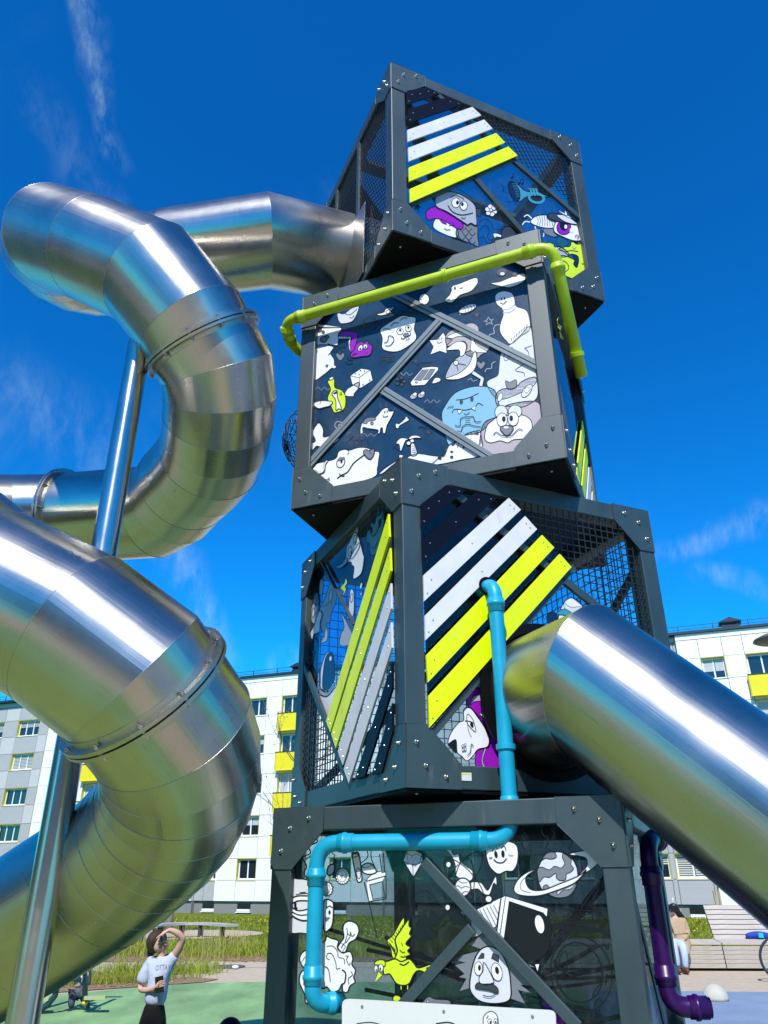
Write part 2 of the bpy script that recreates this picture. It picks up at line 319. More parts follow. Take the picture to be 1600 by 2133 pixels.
# (start, end, kind, windows [(d0, d1)], balconies [(d0, d1)])
SECS = [(-34, -20.9, 'grey', [(-32.2, -29.9), (-28.4, -26.3), (-24.75, -22.3), (-21.3, -20.92)], []),
        (-20.9, -5.1, 'white', [(-19.6, -18.1), (-12.6, -10.7), (-9.0, -7.4)], [(-16.3, -14.4)]),
        (-5.1, -3.25, 'grey', [(-4.35, -3.3)], []),
        (-3.25, 9.4, 'white', [(-1.56, 0.0), (5.6, 7.2)], [(1.3, 3.6)]),
        (9.4, 24.4, 'grey', [(10.4, 12.0), (13.6, 15.2), (17.4, 19.2), (21.2, 23)], []),
        (24.4, 29.7, 'grey', [(25.4, 27.32), (27.6, 29.5)], []),
        (29.7, 40, 'white', [(31.0, 32.4), (37.5, 39.2)], [(33.6, 36.2)])]
def seen(d, z):
    p = np.array([-8.85+d*math.cos(BY), 58.5+d*math.sin(BY), z])-CAM; q = p@cfw; u, v_ = 800+CF*(p@crt)/q, 1066.5-CF*(p@cup)/q
    return not (650 < u < 1270 and v_ < 1690) and -60 < u < 1660
npan = 0
def window(d0, d1, z0, z1, p, kind):
    global npan
    lef = d0 < 22
    t = .03; rv = MB()
    rv.box(((d0+t/2) if lef else (d1-t/2), p+.16, (z0+z1)/2), (t, .30, z1-z0))
    rv.box(((d0+d1)/2, p+.16, z1-t/2), (d1-d0, .30, t)); rv.box(((d1-t/2) if lef else (d0+t/2), p+.16, (z0+z1)/2), (t, .30, z1-z0))
    rv.box(((d0+d1)/2, p+.13, z0+t/2-.03), (d1-d0, .34, t))
    wn = rv.build('window', 'reveal', bld)
    fr = MB(); ft = .085; yf = p+.27
    x0, x1, zz0, zz1 = d0+.04, d1-.04, z0+.03, z1-.04
    nx = 2 if x1-x0 > .8 else 1
    if x1-x0 > 2.2: nx = 3
    for x in [x0+ft/2]+[x0+(x1-x0)*i/nx for i in range(1, nx)]+[x1-ft/2]: fr.box((x, yf, (zz0+zz1)/2), (ft, .06, zz1-zz0))
    for z in (zz0+ft/2, zz1-ft/2): fr.box(((x0+x1)/2, yf-.002, z), (x1-x0, .06, ft))
    fr.box(((d0+d1)/2, p+.10, z0-.005), (d1-d0+.06, .26, .035))
    fr.build('frame', 'upvc', wn)
    ob('pane', mesh('pane', [(x0, yf+.01, zz0), (x1, yf+.01, zz0), (x1, yf+.01, zz1), (x0, yf+.01, zz1)], [(0, 1, 2, 3)], 'winpane'), wn)
    r = random.random()
    if r < .55:
        b = MB(); zt = zz1; hb = (zz1-zz0)*random.choice([.45, .62, .98]); k = max(3, int(hb/.11))
        for i in range(nx):
            xa, xb = x0+(x1-x0)*i/nx+ft, x0+(x1-x0)*(i+1)/nx-ft*.6
            if r < .38:
                for j in range(k):
                    za = zt-hb*j/k; b.add([(xa, yf-.006, za), (xb, yf-.006, za), (xb, yf-.006, za-hb/k*.62), (xa, yf-.006, za-hb/k*.62)], [(3, 2, 1, 0)])
            else: b.add([(xa, yf-.006, zt), (xb, yf-.006, zt), (xb, yf-.006, zt-hb), (xa, yf-.006, zt-hb)], [(3, 2, 1, 0)])
        b.build('blind', 'blind' if r < .38 else 'curtain', wn)
def panel(d0, d1, z0, z1, p, m):
    global npan
    if d1-d0 < .03 or z1-z0 < .03: return
    npan += 1; g = .014
    cube('cladding_panel', m, d0+g, d1-g, p+random.uniform(-.004, .004), p+.30, z0+g, z1-g, bld)
for s0, s1, kind, wins, bals in SECS:
    p = -.35 if kind == 'white' else 0.0
    cube('wall', 'wallback', s0, s1, p+.31, 6.0, -1.2, ZR-.03, bld)
    cube('plinth', 'plinth', s0+.002, s1-.002, p+.16, p+.3, -1.2, Z0-.03, bld)
    ops = sorted([(a, b, 'w') for a, b in wins]+[(a, b, 'b') for a, b in bals])
    xs = [s0]
    for a, b, k in ops: xs += [a, b]
    xs.append(s1)
    cols = []
    for i in range(len(xs)-1):
        a, b = xs[i], xs[i+1]; k = ops[(i-1)//2][2] if i % 2 else None
        if k or b-a < 2.6: cols.append((a, b, k))
        else:
            n = math.ceil((b-a)/2.3); cols += [(a+(b-a)*j/n, a+(b-a)*(j+1)/n, None) for j in range(n)]
    rows = [(Z0, ZB[0], -1)]
    for k in range(5): rows += [(ZB[k], ZT[k], k), (ZT[k], ZB[k+1] if k < 4 else 15.35, -1)]
    hid = []
    for (a, b, k) in cols:
        for z0, z1, fl in rows:
            if not seen((a+b)/2, (z0+z1)/2): hid.append((a, b, z0, z1)); continue
            if k and fl >= 0:
                window(a, b, z0, z1, p, kind)
            else:
                alt = (cols.index((a, b, k))) % 2
                m = 'white_clad' if kind == 'white' else ('grey_clad' if (k or fl >= 0 and alt == 0 and a < -20) else ('lightgrey_clad' if a < -20 else 'grey_clad'))
                panel(a, b, z0, z1, p, m)
    for z0, z1, fl in rows:                  # stretches behind the tower: one long panel a row
        h = [q for q in hid if q[2] == z0]
        if h: panel(min(q[0] for q in h), max(q[1] for q in h), z0, z1, p, 'white_clad' if kind == 'white' else 'grey_clad')
    panel(s0, s1, 15.37, ZR, p, 'white_clad' if kind == 'white' else 'lightgrey_clad')
    for a, b in bals:                        # projecting yellow balcony fronts with glazing above
        for k in range(5):
            if not seen((a+b)/2, ZB[k]): continue
            bo = MB()
            bo.box(((a+b)/2, p-.32, ZB[k]-.62), (b-a+.25, .06, 1.24)).box((a-.10, p-.14, ZB[k]-.62), (.05, .42, 1.24)).box((b+.10, p-.14, ZB[k]-.62), (.05, .42, 1.24))
            bo.box(((a+b)/2, p-.14, ZB[k]-1.26), (b-a+.3, .5, .05))
            if k: bb = bo.build('balcony', 'yellow', bld); MB().box(((a+b)/2, p-.33, ZB[k]+.02), (b-a+.3, .12, .04)).build('coping', 'roofmetal', bb)
    # basement windows
    for a, b in wins:
        if seen((a+b)/2, 0):
            bw = MB().box(((a+b)/2-.05, p+.13, -.12), (1.0, .1, .5)).build('basement_window', 'winpane', bld)
            MB().box(((a+b)/2-.05, p+.10, -.30), (1.0, .12, .14)).box(((a+b)/2-.05, p+.06, -.42), (1.15, .22, .05)).build('sill', 'upvc', bw)
roof = cube('roof', 'roofmetal', -34.2, 40.2, -.5, 6.2, ZR, ZR+.16, bld)
rl = MB()
for d in np.arange(-33, 40, 2.1): rl.bar((d, -.1, ZR+.16), (d, -.1, ZR+.62), .05)
rl.bar((-33, -.1, ZR+.6), (39.8, -.1, ZR+.6), .03); rl.bar((-33, -.1, ZR+.38), (39.8, -.1, ZR+.38), .025)
rl.build('roof_rail', 'roofmetal', bld)
for d in (2.1, 33.2, 12.0):
    c = MB().box((d, .9, ZR+.35), (1.0, 1.0, .4)); 
    for sx in (-.42, .42): c.box((d+sx, .9, ZR+.62), (.07, .9, .3))
    vn = c.build('roof_vent', 'roofmetal', bld)
    c = MB(); c.prism([(d-.68, .3, ZR+.76), (d+.68, .3, ZR+.76), (d, .3, ZR+1.05)], (0, 1, 0), 1.2); c.build('cowl', 'roofmetal', vn)
print('cladding panels', npan)

# unseen blocks, added only to be mirrored in the steel tubes
for (x, y, rz, wd, m_, lab) in ((-6, -44, 4, 70, 'lightgrey_clad', 'pale block added out of view behind, only to be mirrored in the steel slides'), (-52, -2, 78, 60, 'grey_clad', 'grey block added out of view on the left, only to be mirrored in the steel slides')):
    ob_ = empty('apartment_building', (x, y, 0), R(rz), lab, 'building')
    MB().box((0, -5 if rz < 20 else 5, 7.4), (wd, 10, 15.2)).build('wall', m_, ob_)
    k_ = -1 if rz > 20 else 1
    for fz in range(5):
        MB().box((0, k_*.02, 2.3+2.8*fz), (wd-3, .06, 1.3)).build('window_row', 'winpane', ob_)
        for xx in np.arange(-wd/2+2, wd/2-2, 2.6): pass
    MB().box((0, -5 if rz < 20 else 5, 15.15), (wd+.4, 10.4, .3)).build('roof', 'roofmetal', ob_)
# ------------------------------------------------------------------ the four stacked play cubes (2 m each)
S_ = 2.0
BOX = []
for c, yaw, z0, lab in [((-.6562, 4.8319), -22.76, 0.002, 'lowest dark grey play cube with clear cartoon printed panels and a white board'),
                        ((.1125, 4.2050), 23.85, 2.052, 'second play cube up, corner forward, with lime and white slats on two faces'),
                        ((-.6779, 4.9789), -21.95, 4.060, 'third play cube up with a navy cartoon panel under a lime green pipe'),
                        ((.0719, 4.2567), 23.645, 6.080, 'topmost play cube, corner forward against the sky, with a perforated left side')]:
    e = empty('play_cube', (*c, z0), R(yaw), lab, 'play tower', 'stacked play cubes of the tower')
    y = R(yaw); BOX.append(dict(o=e, c=np.array([*c, z0]), e1=np.array([math.cos(y), math.sin(y), 0]), e2=np.array([-math.sin(y), math.cos(y), 0])))
NRM = dict(F=(0, -1, 0), L=(-1, 0, 0), R=(1, 0, 0), K=(0, 1, 0))
def fl(face, s, t, off=0.0):                      # face coordinates -> cube coordinates
    return {'F': (s, -off, t), 'L': (-off, s, t), 'R': (S_+off, s, t), 'K': (s, S_+off, t)}[face]
def pf(b, face, u, v, off=0.0):                   # picture position -> point on that face of that cube
    B = BOX[b]; o = CAM-B['c']; d = ray(u, v); o = np.array([o@B['e1'], o@B['e2'], o[2]]); d = np.array([d@B['e1'], d@B['e2'], d[2]])
    k = 1 if face in 'FK' else 0; pl = {'F': -off, 'L': -off, 'R': S_+off, 'K': S_+off}[face]
    return Vector(o+d*(pl-o[k])/d[k])
CR = dict(A=(2.4242, 640, 100), B=(2.2857, 560, 480), C=(1.9048, 580, 940), D=(1.6667, 540, 1620), a1=(4.2105, 860, 360), b1=(6.1538, 640, 620),
          b2=(6.1538, 640, 780), b3=(5.5172, 840, 560), b4=(5.0, 820, 740), c1=(7.109, 620, 1040), c2=(5.926, 610, 1300), c3=(3.636, 900, 1200),
          d1=(5.926, 590, 1700), d2=(5.333, 600, 1900), d3=(6.154, 820, 1720), d4=(5.333, 1000, 1720), d5=(3.8095, 880, 1900), d6=(2.4242, 640, 1800), c6=(2.963, 820, 950))
def px(cr, pts): k, ox, oy = CR[cr]; return [(ox+x/k, oy+y/k) for x, y in pts]
PW = .13
bolt_me = MB().lathe((0, 0, 0), (0, 0, 1), [(.0145, 0), (.0145, .004), (.009, .0045), (.009, .011), (.0075, .017), (.0045, .021), (.001, .023)], 10).mesh('bolt', 'bolt', True)
plate_poly = [(0.002, 0.002), (.33, 0.002), (.33, PW+.004), (PW+.004, .33), (0.002, .33)]
ROTN = {'F': (R(90), 0, 0), 'L': (0, R(-90), 0), 'R': (0, R(90), 0), 'K': (R(-90), 0, 0)}
post_me = MB().box((0, 0, S_/2), (PW, PW, S_)).mesh('post', 'frame')
beamx_me = MB().box((0, 0, 0), (S_-2*PW, PW-.004, PW-.004)).mesh('beam', 'frame')
beamy_me = MB().box((0, 0, 0), (PW-.004, S_-2*PW, PW-.004)).mesh('beam', 'frame')
def add_plates(b, face):
    E = BOX[b]['o']
    for sx in (0, 1):
        for sz in (0, 1):
            q = [(S_-x if sx else x, S_-z if sz else z) for x, z in plate_poly]
            pl = MB().prism([fl(face, s, t, .0005) for s, t in q], NRM[face], .007).build('corner_plate', 'plate', E, bevel=.0025)
            for x, z in ((.235, .062), (.062, .235), (.115, .115)):
                s, t = (S_-x if sx else x), (S_-z if sz else z)
                ob('bolt', bolt_me, pl, fl(face, s, t, .0075), ROTN[face])
for b in range(4):
    E = BOX[b]['o']; h = PW/2
    for x in (h, S_-h):
        for y in (h, S_-h): ob('post', post_me, E, (x, y, 0), bevel=.006)
    for z in (h+.001, S_-h-.001):
        for y in (h, S_-h): ob('beam', beamx_me, E, (S_/2, y, z), bevel=.006)
        for x in (h, S_-h): ob('beam', beamy_me, E, (x, S_/2, z), bevel=.006)
    for f in ('FL' if b in (1, 3) else 'FRL'): add_plates(b, f)
    bp = MB().box((S_/2, S_/2, -.006), (S_-.02, S_-.02, .02))
    bp.build('bottom_plate', 'black', E)
    sm = MB()
    for x in (.12, .55, 1, 1.45, 1.88):
        for y in (.12, .55, 1, 1.45, 1.88): sm.lathe((x, y, -.0165), (0, 0, -1), [(.009, 0), (.006, .004), (.001, .005)], 8)
    sm.build('plate_screws', 'bolt', E)
    if b in (0, 1, 2): MB().box((S_/2, S_/2, S_-.03), (S_-2*PW, S_-2*PW, .02)).build('roof_plate', 'navypanel' if b == 2 else 'roofplate', E)

def poly_part(b, face, name, pts, m, off, th, bevel=0, **k):
    return MB().prism([pf(b, face, u, v, off) for u, v in pts], NRM[face], th).build(name, m, BOX[b]['o'], bevel=bevel, **k)
def quad_part(b, face, name, pts, m, off, th, bevel=0):
    return MB().prism([fl(face, s, t, off) for s, t in pts], NRM[face], th).build(name, m, BOX[b]['o'], bevel=bevel)
def slat(b, face, pts, m):
    q = [pf(b, face, u, v, .006) for u, v in pts]; mb = MB().prism(q, NRM[face], .014); n = Vector(NRM[face])
    c = sum(q, Vector())/4
    for i in range(4):
        d = (c-q[i]); e1 = (q[(i+1) % 4]-q[i]).normalized(); e2 = (q[i-1]-q[i]).normalized()
        mb.lathe(q[i]+(e1+e2).normalized()*.055+n*.0142, n, [(.0055, 0), (.0045, .0025), (.001, .0035)], 8, 1)
    mb.lathe(c+n*.0142, n, [(.005, 0), (.004, .002), (.001, .003)], 8, 1)
    mb.build('slat', [m, 'bolt'], BOX[b]['o'])
def bar_part(b, face, a, c, wd=.055, off=-.034, th=.028, name='glazing_bar', m='frame'):
    p, q = pf(b, face, *a, off), pf(b, face, *c, off); n = Vector(NRM[face])
    MB().bar(p+n*th/2, q+n*th/2, wd, th, n).build(name, m, BOX[b]['o'], bevel=.003)
def clip(poly, p, d):                              # stretch of the line p + t d inside a convex polygon
    lo, hi = -1e9, 1e9; k = len(poly); ar = sum(poly[i][0]*poly[(i+1) % k][1]-poly[(i+1) % k][0]*poly[i][1] for i in range(k))
    for i in range(k):
        a, c = poly[i], poly[(i+1) % k]; e = (c[0]-a[0], c[1]-a[1]); nx, ny = (-e[1], e[0]) if ar > 0 else (e[1], -e[0])
        num = nx*(p[0]-a[0])+ny*(p[1]-a[1]); den = nx*d[0]+ny*d[1]
        if abs(den) < 1e-9:
            if num < 0: return None
            continue
        t = -num/den
        if den > 0: lo = max(lo, t)
        else: hi = min(hi, t)
    return (lo, hi) if hi-lo > .01 else None
def wire_panel(b, face, poly, pitch, wr, off=-.03, dirs=(0, 90), name='wire_mesh'):
    mb = MB(); n = Vector(NRM[face]); cx = sum(p[0] for p in poly)/len(poly); cy = sum(p[1] for p in poly)/len(poly)
    for j, a in enumerate(dirs):
        d = (math.cos(R(a)), math.sin(R(a))); e = (-d[1], d[0])
        for i in range(-90, 91):
            p = (cx+e[0]*i*pitch, cy+e[1]*i*pitch); c = clip(poly, p, d)
            if c:
                A = Vector(fl(face, p[0]+d[0]*c[0], p[1]+d[1]*c[0], off+j*wr*.9)); Bq = Vector(fl(face, p[0]+d[0]*c[1], p[1]+d[1]*c[1], off+j*wr*.9))
                mb.bar(A, Bq, wr, wr, n)
    return mb.build(name, 'wire', BOX[b]['o'])
def f2(b, face, pts, off=-.03):
    o = []
    for u, v in pts:
        q = pf(b, face, u, v, off); o.append(((q.x if face in 'FK' else q.y), q.z))
    return o
IN = [(PW-.01, PW-.01), (S_-PW+.01, PW-.01), (S_-PW+.01, S_-PW+.01), (PW-.01, S_-PW+.01)]

# --- lowest cube: see-through printed panels, crossed bars, ropes inside
quad_part(0, 'F', 'panel_pane', IN, 'glassgrey', -.05, .006); quad_part(0, 'K', 'panel_pane', [(.12, .12), (.62, .12), (.62, 1.88), (.12, 1.88)], 'glasssmoke', -.05, .006); quad_part(0, 'K', 'panel_pane', [(.63, .12), (1.88, .12), (1.88, 1.88), (.63, 1.88)], 'glasssmoke', -.05, .006); quad_part(0, 'R', 'panel_pane', IN, 'glass', -.05, .006); quad_part(0, 'L', 'panel_pane', IN, 'glassclear', -.05, .006)
for a, c in (((575, 290), (1110, 865)), ((742, 522), (420, 880))):
    bar_part(0, 'F', *px('D', [a, c]))
def lbar(b, face, s0, t0, s1, t1, wd=.06):
    n = Vector(NRM[face]); MB().bar(fl(face, s0, t0, -.06), fl(face, s1, t1, -.06), wd, .03, n).build('glazing_bar', 'frame', BOX[b]['o'])
lbar(0, 'K', .13, .13, 1.87, 1.87); lbar(0, 'K', .13, 1.87, 1.0, 1.0); lbar(0, 'R', .13, 1.87, 1.87, .13)
MB().box((.80, .95, 1.02), (.62, .006, 1.80)).build('inner_wall', 'glasssmoke', BOX[0]['o']); MB().box((1.45, 1.5, 1.30), (.75, .006, 1.1)).build('inner_wall', 'glasssmoke', BOX[0]['o'])
rp = MB()
for i in range(5):
    a = [(.2+.4*i+random.uniform(-.1, .1), .15, random.uniform(.9, 1.5))]; c = (1.9-.38*i, 1.85, random.uniform(.7, 1.3))
    m_ = [(a[0][0]*(1-t)+c[0]*t, .15+1.7*t, a[0][2]*(1-t)+c[2]*t-.12*math.sin(math.pi*t)) for t in np.linspace(0, 1, 8)]
    rp.tube(m_, .011, 6)
for z in (.75, .98, 1.2): rp.tube([(.15+1.7*t, .75+.3*math.sin(5*t+z), z-.09*math.sin(math.pi*t)) for t in np.linspace(0, 1, 10)], .013, 6)
rp.build('climbing_rope', 'rope', BOX[0]['o'], True)
rg = MB().tube([(1.45+.36*math.cos(a), 1.80, .95+.36*math.sin(a)) for a in np.linspace(0, 2*math.pi, 40, endpoint=False)], .014, 8, closed=True)
rg.build('porthole_ring', 'st_pale', BOX[0]['o'], True)

# --- second cube
for q in ([(165, 300), (320, 183), (440, 215), (165, 450)], [(172, 515), (500, 228), (635, 262), (175, 670)]): slat(1, 'F', px('c6', q), 'navyp')
for q, m_ in (([(572, 495), (910, 188), (958, 235), (575, 597)], 'whitep'), ([(578, 655), (975, 260), (1022, 312), (580, 752)], 'whitep'),
              ([(583, 812), (1042, 335), (1090, 385), (590, 918)], 'lime'), ([(592, 973), (1112, 410), (1158, 462), (596, 1097)], 'lime')): slat(1, 'F', px('C', q), m_)
for q, m_ in (([(443, 250), (447, 340), (213, 1115), (196, 1072)], 'lime'), ([(450, 385), (453, 475), (235, 1180), (217, 1122)], 'lime'),
              ([(453, 525), (455, 625), (263, 1247), (243, 1190)], 'whitep'), ([(455, 680), (458, 780), (287, 1318), (267, 1262)], 'whitep'),
              ([(459, 840), (460, 940), (350, 1290), (310, 1303)], 'navyp'), ([(460, 1000), (462, 1110), (418, 1275), (378, 1285)], 'navyp')): slat(1, 'L', px('C', q), m_)
gl = px('C', [(556, 200), (640, 132), (905, 180), (1400, 730), (1420, 1300), (680, 1280), (590, 1150)])
poly_part(1, 'F', 'panel_pane', gl, 'glass', -.05, .006)
poly_part(1, 'F', 'dim_gap_sheet', px('C', [(560, 205), (642, 138), (905, 182), (1160, 465), (598, 1105)]), 'roofplate', -.075, .012)  # dark sheet added behind the slats, stands for the dim interior
mtri = f2(1, 'F', px('C', [(905, 175), (1400, 265), (1490, 760), (1400, 730)]))
wire_panel(1, 'F', mtri, .052, .006)
bar_part(1, 'F', *px('C', [(640, 130), (1405, 735)])); bar_part(1, 'F', *px('C', [(600, 1130), (1165, 462)]), wd=.04)
poly_part(1, 'L', 'panel_pane', px('C', [(120, 455), (440, 175), (452, 240), (200, 1085), (98, 815)]), 'glassnavy', -.05, .006)
poly_part(1, 'L', 'panel_pane', px('C', [(452, 240), (466, 1290), (290, 1325), (200, 1085)]), 'glass', -.056, .006)
wire_panel(1, 'L', f2(1, 'L', px('C', [(97, 820), (200, 1083), (290, 1325), (88, 1350)])), .052, .006)
bar_part(1, 'L', *px('C', [(98, 815), (290, 1320)]), wd=.05); bar_part(1, 'L', *px('C', [(180, 440), (310, 690)]), wd=.012)
wire_panel(1, 'K', IN, .075, .006); wire_panel(1, 'R', IN, .075, .006)
lbar(1, 'K', .13, .13, 1.87, 1.87); lbar(1, 'R', .13, 1.6, 1.87, .3)
# label sticker on the beam
poly_part(1, 'F', 'rating_label', px('c3', [(193, 1488), (298, 1490), (300, 1552), (196, 1548)]), 'signboard', .001, .001)
poly_part(1, 'F', 'label_strip', px('c3', [(197, 1492), (294, 1494), (294, 1504), (197, 1502)]), 'st_lime', .002, .001)

# --- third cube
quad_part(2, 'F', 'panel_pane', IN, 'navyprint', -.05, .006)
for a, c in (((600, 305), (1300, 655)), ((815, 430), (185, 1125)), ((545, 762), (1060, 1085))): bar_part(2, 'F', *px('B', [a, c]), wd=.066, th=.012, m='barmetal'); bar_part(2, 'F', *px('B', [a, c]), wd=.007, off=-.024, th=.004, name='joint_strip', m='black')
quad_part(2, 'K', 'back_panel', IN, 'navypanel', -.06, .02); quad_part(2, 'L', 'side_panel', IN, 'navypanel', -.06, .02)
quad_part(2, 'R', 'panel_pane', [(.12, .9), (.12, 1.88), (1.88, 1.88), (1.88, .9), (1.0, .12)], 'glassnavy', -.05, .006)
wire_panel(2, 'R', [(.12, .12), (.95, .12), (.12, 1.1)], .03, .005)
for i, m_ in enumerate(('lime', 'lime', 'whitep', 'whitep', 'navyp')):
    x = .62+.25*i; quad_part(2, 'R', 'slat', [(x, .16), (x+.17, .16), (1.86, .16+1.86-x-.17), (1.86, .16+1.86-x)], m_, -.03, .010)
dm = MB()
C0 = Vector((-.02, .44, .84)); r_ = .31
for i in range(1, 8):
    a = math.pi*i/16; dm.tube([C0+Vector((-r_*math.cos(a), r_*math.sin(a)*math.cos(t), r_*math.sin(a)*math.sin(t))) for t in np.linspace(0, 2*math.pi, 28, endpoint=False)], .0035, 5, closed=True)
for k in range(18):
    t = 2*math.pi*k/18; dm.tube([C0+Vector((-r_*math.cos(a), r_*math.sin(a)*math.cos(t+a*.5), r_*math.sin(a)*math.sin(t+a*.5))) for a in np.linspace(0, math.pi/2, 9)], .0035, 5)
dm.build('wire_dome', 'wire', BOX[2]['o'], True)
# boulder shaped crumpled sheet seen inside, under the palm
# --- topmost cube
for q, m_ in (([(500, 222), (600, 203), (665, 237), (500, 290)], 'navyp'), ([(505, 315), (710, 253), (785, 290), (505, 385)], 'navyp'), ([(503, 420), (830, 303), (875, 345), (505, 478)], 'whitep'),
              ([(507, 510), (890, 367), (932, 412), (510, 577)], 'whitep'), ([(510, 610), (950, 435), (995, 482), (512, 678)], 'lime'), ([(515, 718), (1012, 503), (1058, 548), (517, 785)], 'lime')): slat(3, 'F', px('A', q), m_)
poly_part(3, 'F', 'panel_pane', px('A', [(490, 195), (590, 190), (1060, 562), (1400, 890), (1440, 1150), (1360, 1210), (610, 935), (500, 800)]), 'glass', -.05, .006)
wire_panel(3, 'F', f2(3, 'F', px('A', [(590, 190), (1330, 520), (1405, 890), (1060, 562)])), .046, .006, dirs=(25, 112))
bar_part(3, 'F', *px('A', [(590, 190), (1400, 890)]), wd=.05); bar_part(3, 'F', *px('A', [(835, 655), (1090, 945)]), wd=.06); bar_part(3, 'F', *px('A', [(515, 800), (1060, 562)]), wd=.04)
wire_panel(3, 'L', IN, .046, .006, dirs=(25, 112))
for s in (.75, 1.35): quad_part(3, 'L', 'upright_bar', [(s, .13), (s+.05, .13), (s+.05, 1.87), (s, 1.87)], 'frame', -.02, .02)
lbar(3, 'K', .13, .13, 1.87, 1.87, .12); lbar(3, 'K', .13, 1.6, 1.2, .13, .10); lbar(3, 'R', .13, .3, 1.87, 1.6, .12)
quad_part(3, 'K', 'panel_pane', IN, 'glassclear', -.05, .006)
for a, c in (((.1, .1), (1.9, 1.9)), ((.1, 1.0), (1.9, 1.0))):
    MB().bar((*a, 1.9), (*c, 1.9), .12, .05).build('roof_bar', 'frame', BOX[3]['o'])
MB().prism([(.13, 1.2, 1.95), (.13, 1.87, 1.95), (1.0, 1.87, 1.95)], (0, 0, 1), .015).build('roof_plate', 'roofplate', BOX[3]['o'])
# ------------------------------------------------------------------ cartoon prints on the panes (flat vinyl, drawn as outlines on the pane's own plane)
PAL = dict(W='st_white', P='st_pale', G='st_grey', M='st_mid', D='st_dark', K='st_black', V='st_violet', L='st_lime', B='st_blue', S='st_sky', T='st_tan', E='st_teal', N='st_navy')
def cm(pts, closed=True, n=5):
    k = len(pts); o = []
    for i in range(k if closed else k-1):
        a, b, c, d = (pts[(i+j) % k] if closed else pts[min(max(i+j, 0), k-1)] for j in (-1, 0, 1, 2))
        for q in range(n):
            t = q/n; o.append(tuple(.5*((2*b[x])+(c[x]-a[x])*t+(2*a[x]-5*b[x]+4*c[x]-d[x])*t*t+(3*b[x]-a[x]-3*c[x]+d[x])*t**3) for x in (0, 1)))
    return o if closed else o+[pts[-1]]
def ell(cx, cy, rx, ry, rot=0, n=20):
    c, s = math.cos(R(rot)), math.sin(R(rot))
    return [(cx+rx*math.cos(a)*c-ry*math.sin(a)*s, cy+rx*math.cos(a)*s+ry*math.sin(a)*c) for a in np.linspace(0, 2*math.pi, n, endpoint=False)]
def ribbon(pts, w, closed):
    k = len(pts); l, r = [], []
    for i, p in enumerate(pts):
        a = pts[i-1] if (i or closed) else p; b = pts[(i+1) % k] if (i < k-1 or closed) else p
        d1 = (p[0]-a[0], p[1]-a[1]); d2 = (b[0]-p[0], b[1]-p[1]); n1 = math.hypot(*d1) or 1; n2 = math.hypot(*d2) or 1
        tx, ty = d1[0]/n1+d2[0]/n2, d1[1]/n1+d2[1]/n2; n = math.hypot(tx, ty) or 1; tx, ty = tx/n, ty/n
        l.append((p[0]-ty*w/2, p[1]+tx*w/2)); r.append((p[0]+ty*w/2, p[1]-tx*w/2))
    return l, r
OWD = 1.9
def F(c, pts, ow=None, smooth=True): return ('f', c, pts, OWD if ow is None else ow, smooth)
def X(c, pts, ow=None): return ('f', c, pts, OWD if ow is None else ow, False)
def O(c, cx, cy, rx, ry, rot=0, ow=None): return ('f', c, ell(cx, cy, rx, ry, rot), OWD if ow is None else ow, False)
def L(pts, w=1.3, c='K', smooth=True, closed=False): return ('s', c, pts, w, smooth, closed)
def eye(cx, cy, rx, ry, pxo=0, pyo=0, rot=0): return [O('W', cx, cy, rx, ry, rot, 1.3), O('K', cx+pxo, cy+pyo, rx*.36, ry*.42, rot, 0)]
def print_(b, face, cr, name, layers, off=-.0425):
    vs, fs, mi, mats = [], [], [], []; k, ox, oy = CR[cr]; lev = 0
    def put(pp, faces, c, lv):
        m = PAL[c]
        if m not in mats: mats.append(m)
        q = len(vs); vs.extend(pf(b, face, u, v, off+lv*.00045) for u, v in pp); fs.extend(tuple(i+q for i in f) for f in faces); mi.extend([mats.index(m)]*len(faces))
    flat = []
    for l in layers: flat += l if isinstance(l, list) else [l]
    for l in flat:
        pts = [(ox+x/k, oy+y/k) for x, y in l[2]]
        if l[0] == 'f':
            if l[4]: pts = cm(pts)
            put(pts, [tuple(t) for t in tessellate_polygon([[Vector((x, y, 0)) for x, y in pts]])], l[1], lev); lev += 1
            if l[3]:
                a, c = ribbon(pts, l[3], True); n = len(pts); put(a+c, [(i, (i+1) % n, (i+1) % n+n, i+n) for i in range(n)], 'K', lev); lev += 1
        else:
            if l[4]: pts = cm(pts, l[5])
            a, c = ribbon(pts, l[3], l[5]); n = len(pts)
            put(a+c, [(i, (i+1) % n, (i+1) % n+n, i+n) for i in range(n if l[5] else n-1)], l[1], lev); lev += 1
    return ob(name, mesh(name, vs, fs, mats, mi), BOX[b]['o'])

# topmost cube
print_(3, 'F', 'a1', 'fish_print', [F('M', [(390, 480), (450, 440), (560, 455), (570, 560), (578, 645), (520, 622), (390, 566)]),
    [L([(400+60*i+30*(j % 2), 480+38*j-6), (430+60*i+30*(j % 2), 512+38*j), (460+60*i+30*(j % 2), 486+38*j)], 1) for j in range(4) for i in range(2)],
    X('D', [(165, 195), (210, 180), (270, 240), (215, 262), (178, 235)]), X('D', [(555, 310), (605, 322), (590, 385), (558, 370)]),
    F('G', [(205, 200), (260, 160), (380, 175), (480, 225), (545, 285), (558, 370), (558, 458), (510, 440), (480, 455), (450, 435), (300, 340), (205, 290)]),
    eye(378, 262, 36, 43, 14, -2), eye(447, 287, 32, 40, -12, -12), L([(308, 283), (350, 340), (430, 368), (528, 350)], 1.6), L([(330, 215), (370, 195), (420, 210), (450, 230)], 1.2), L([(425, 388), (445, 400), (465, 390)])])
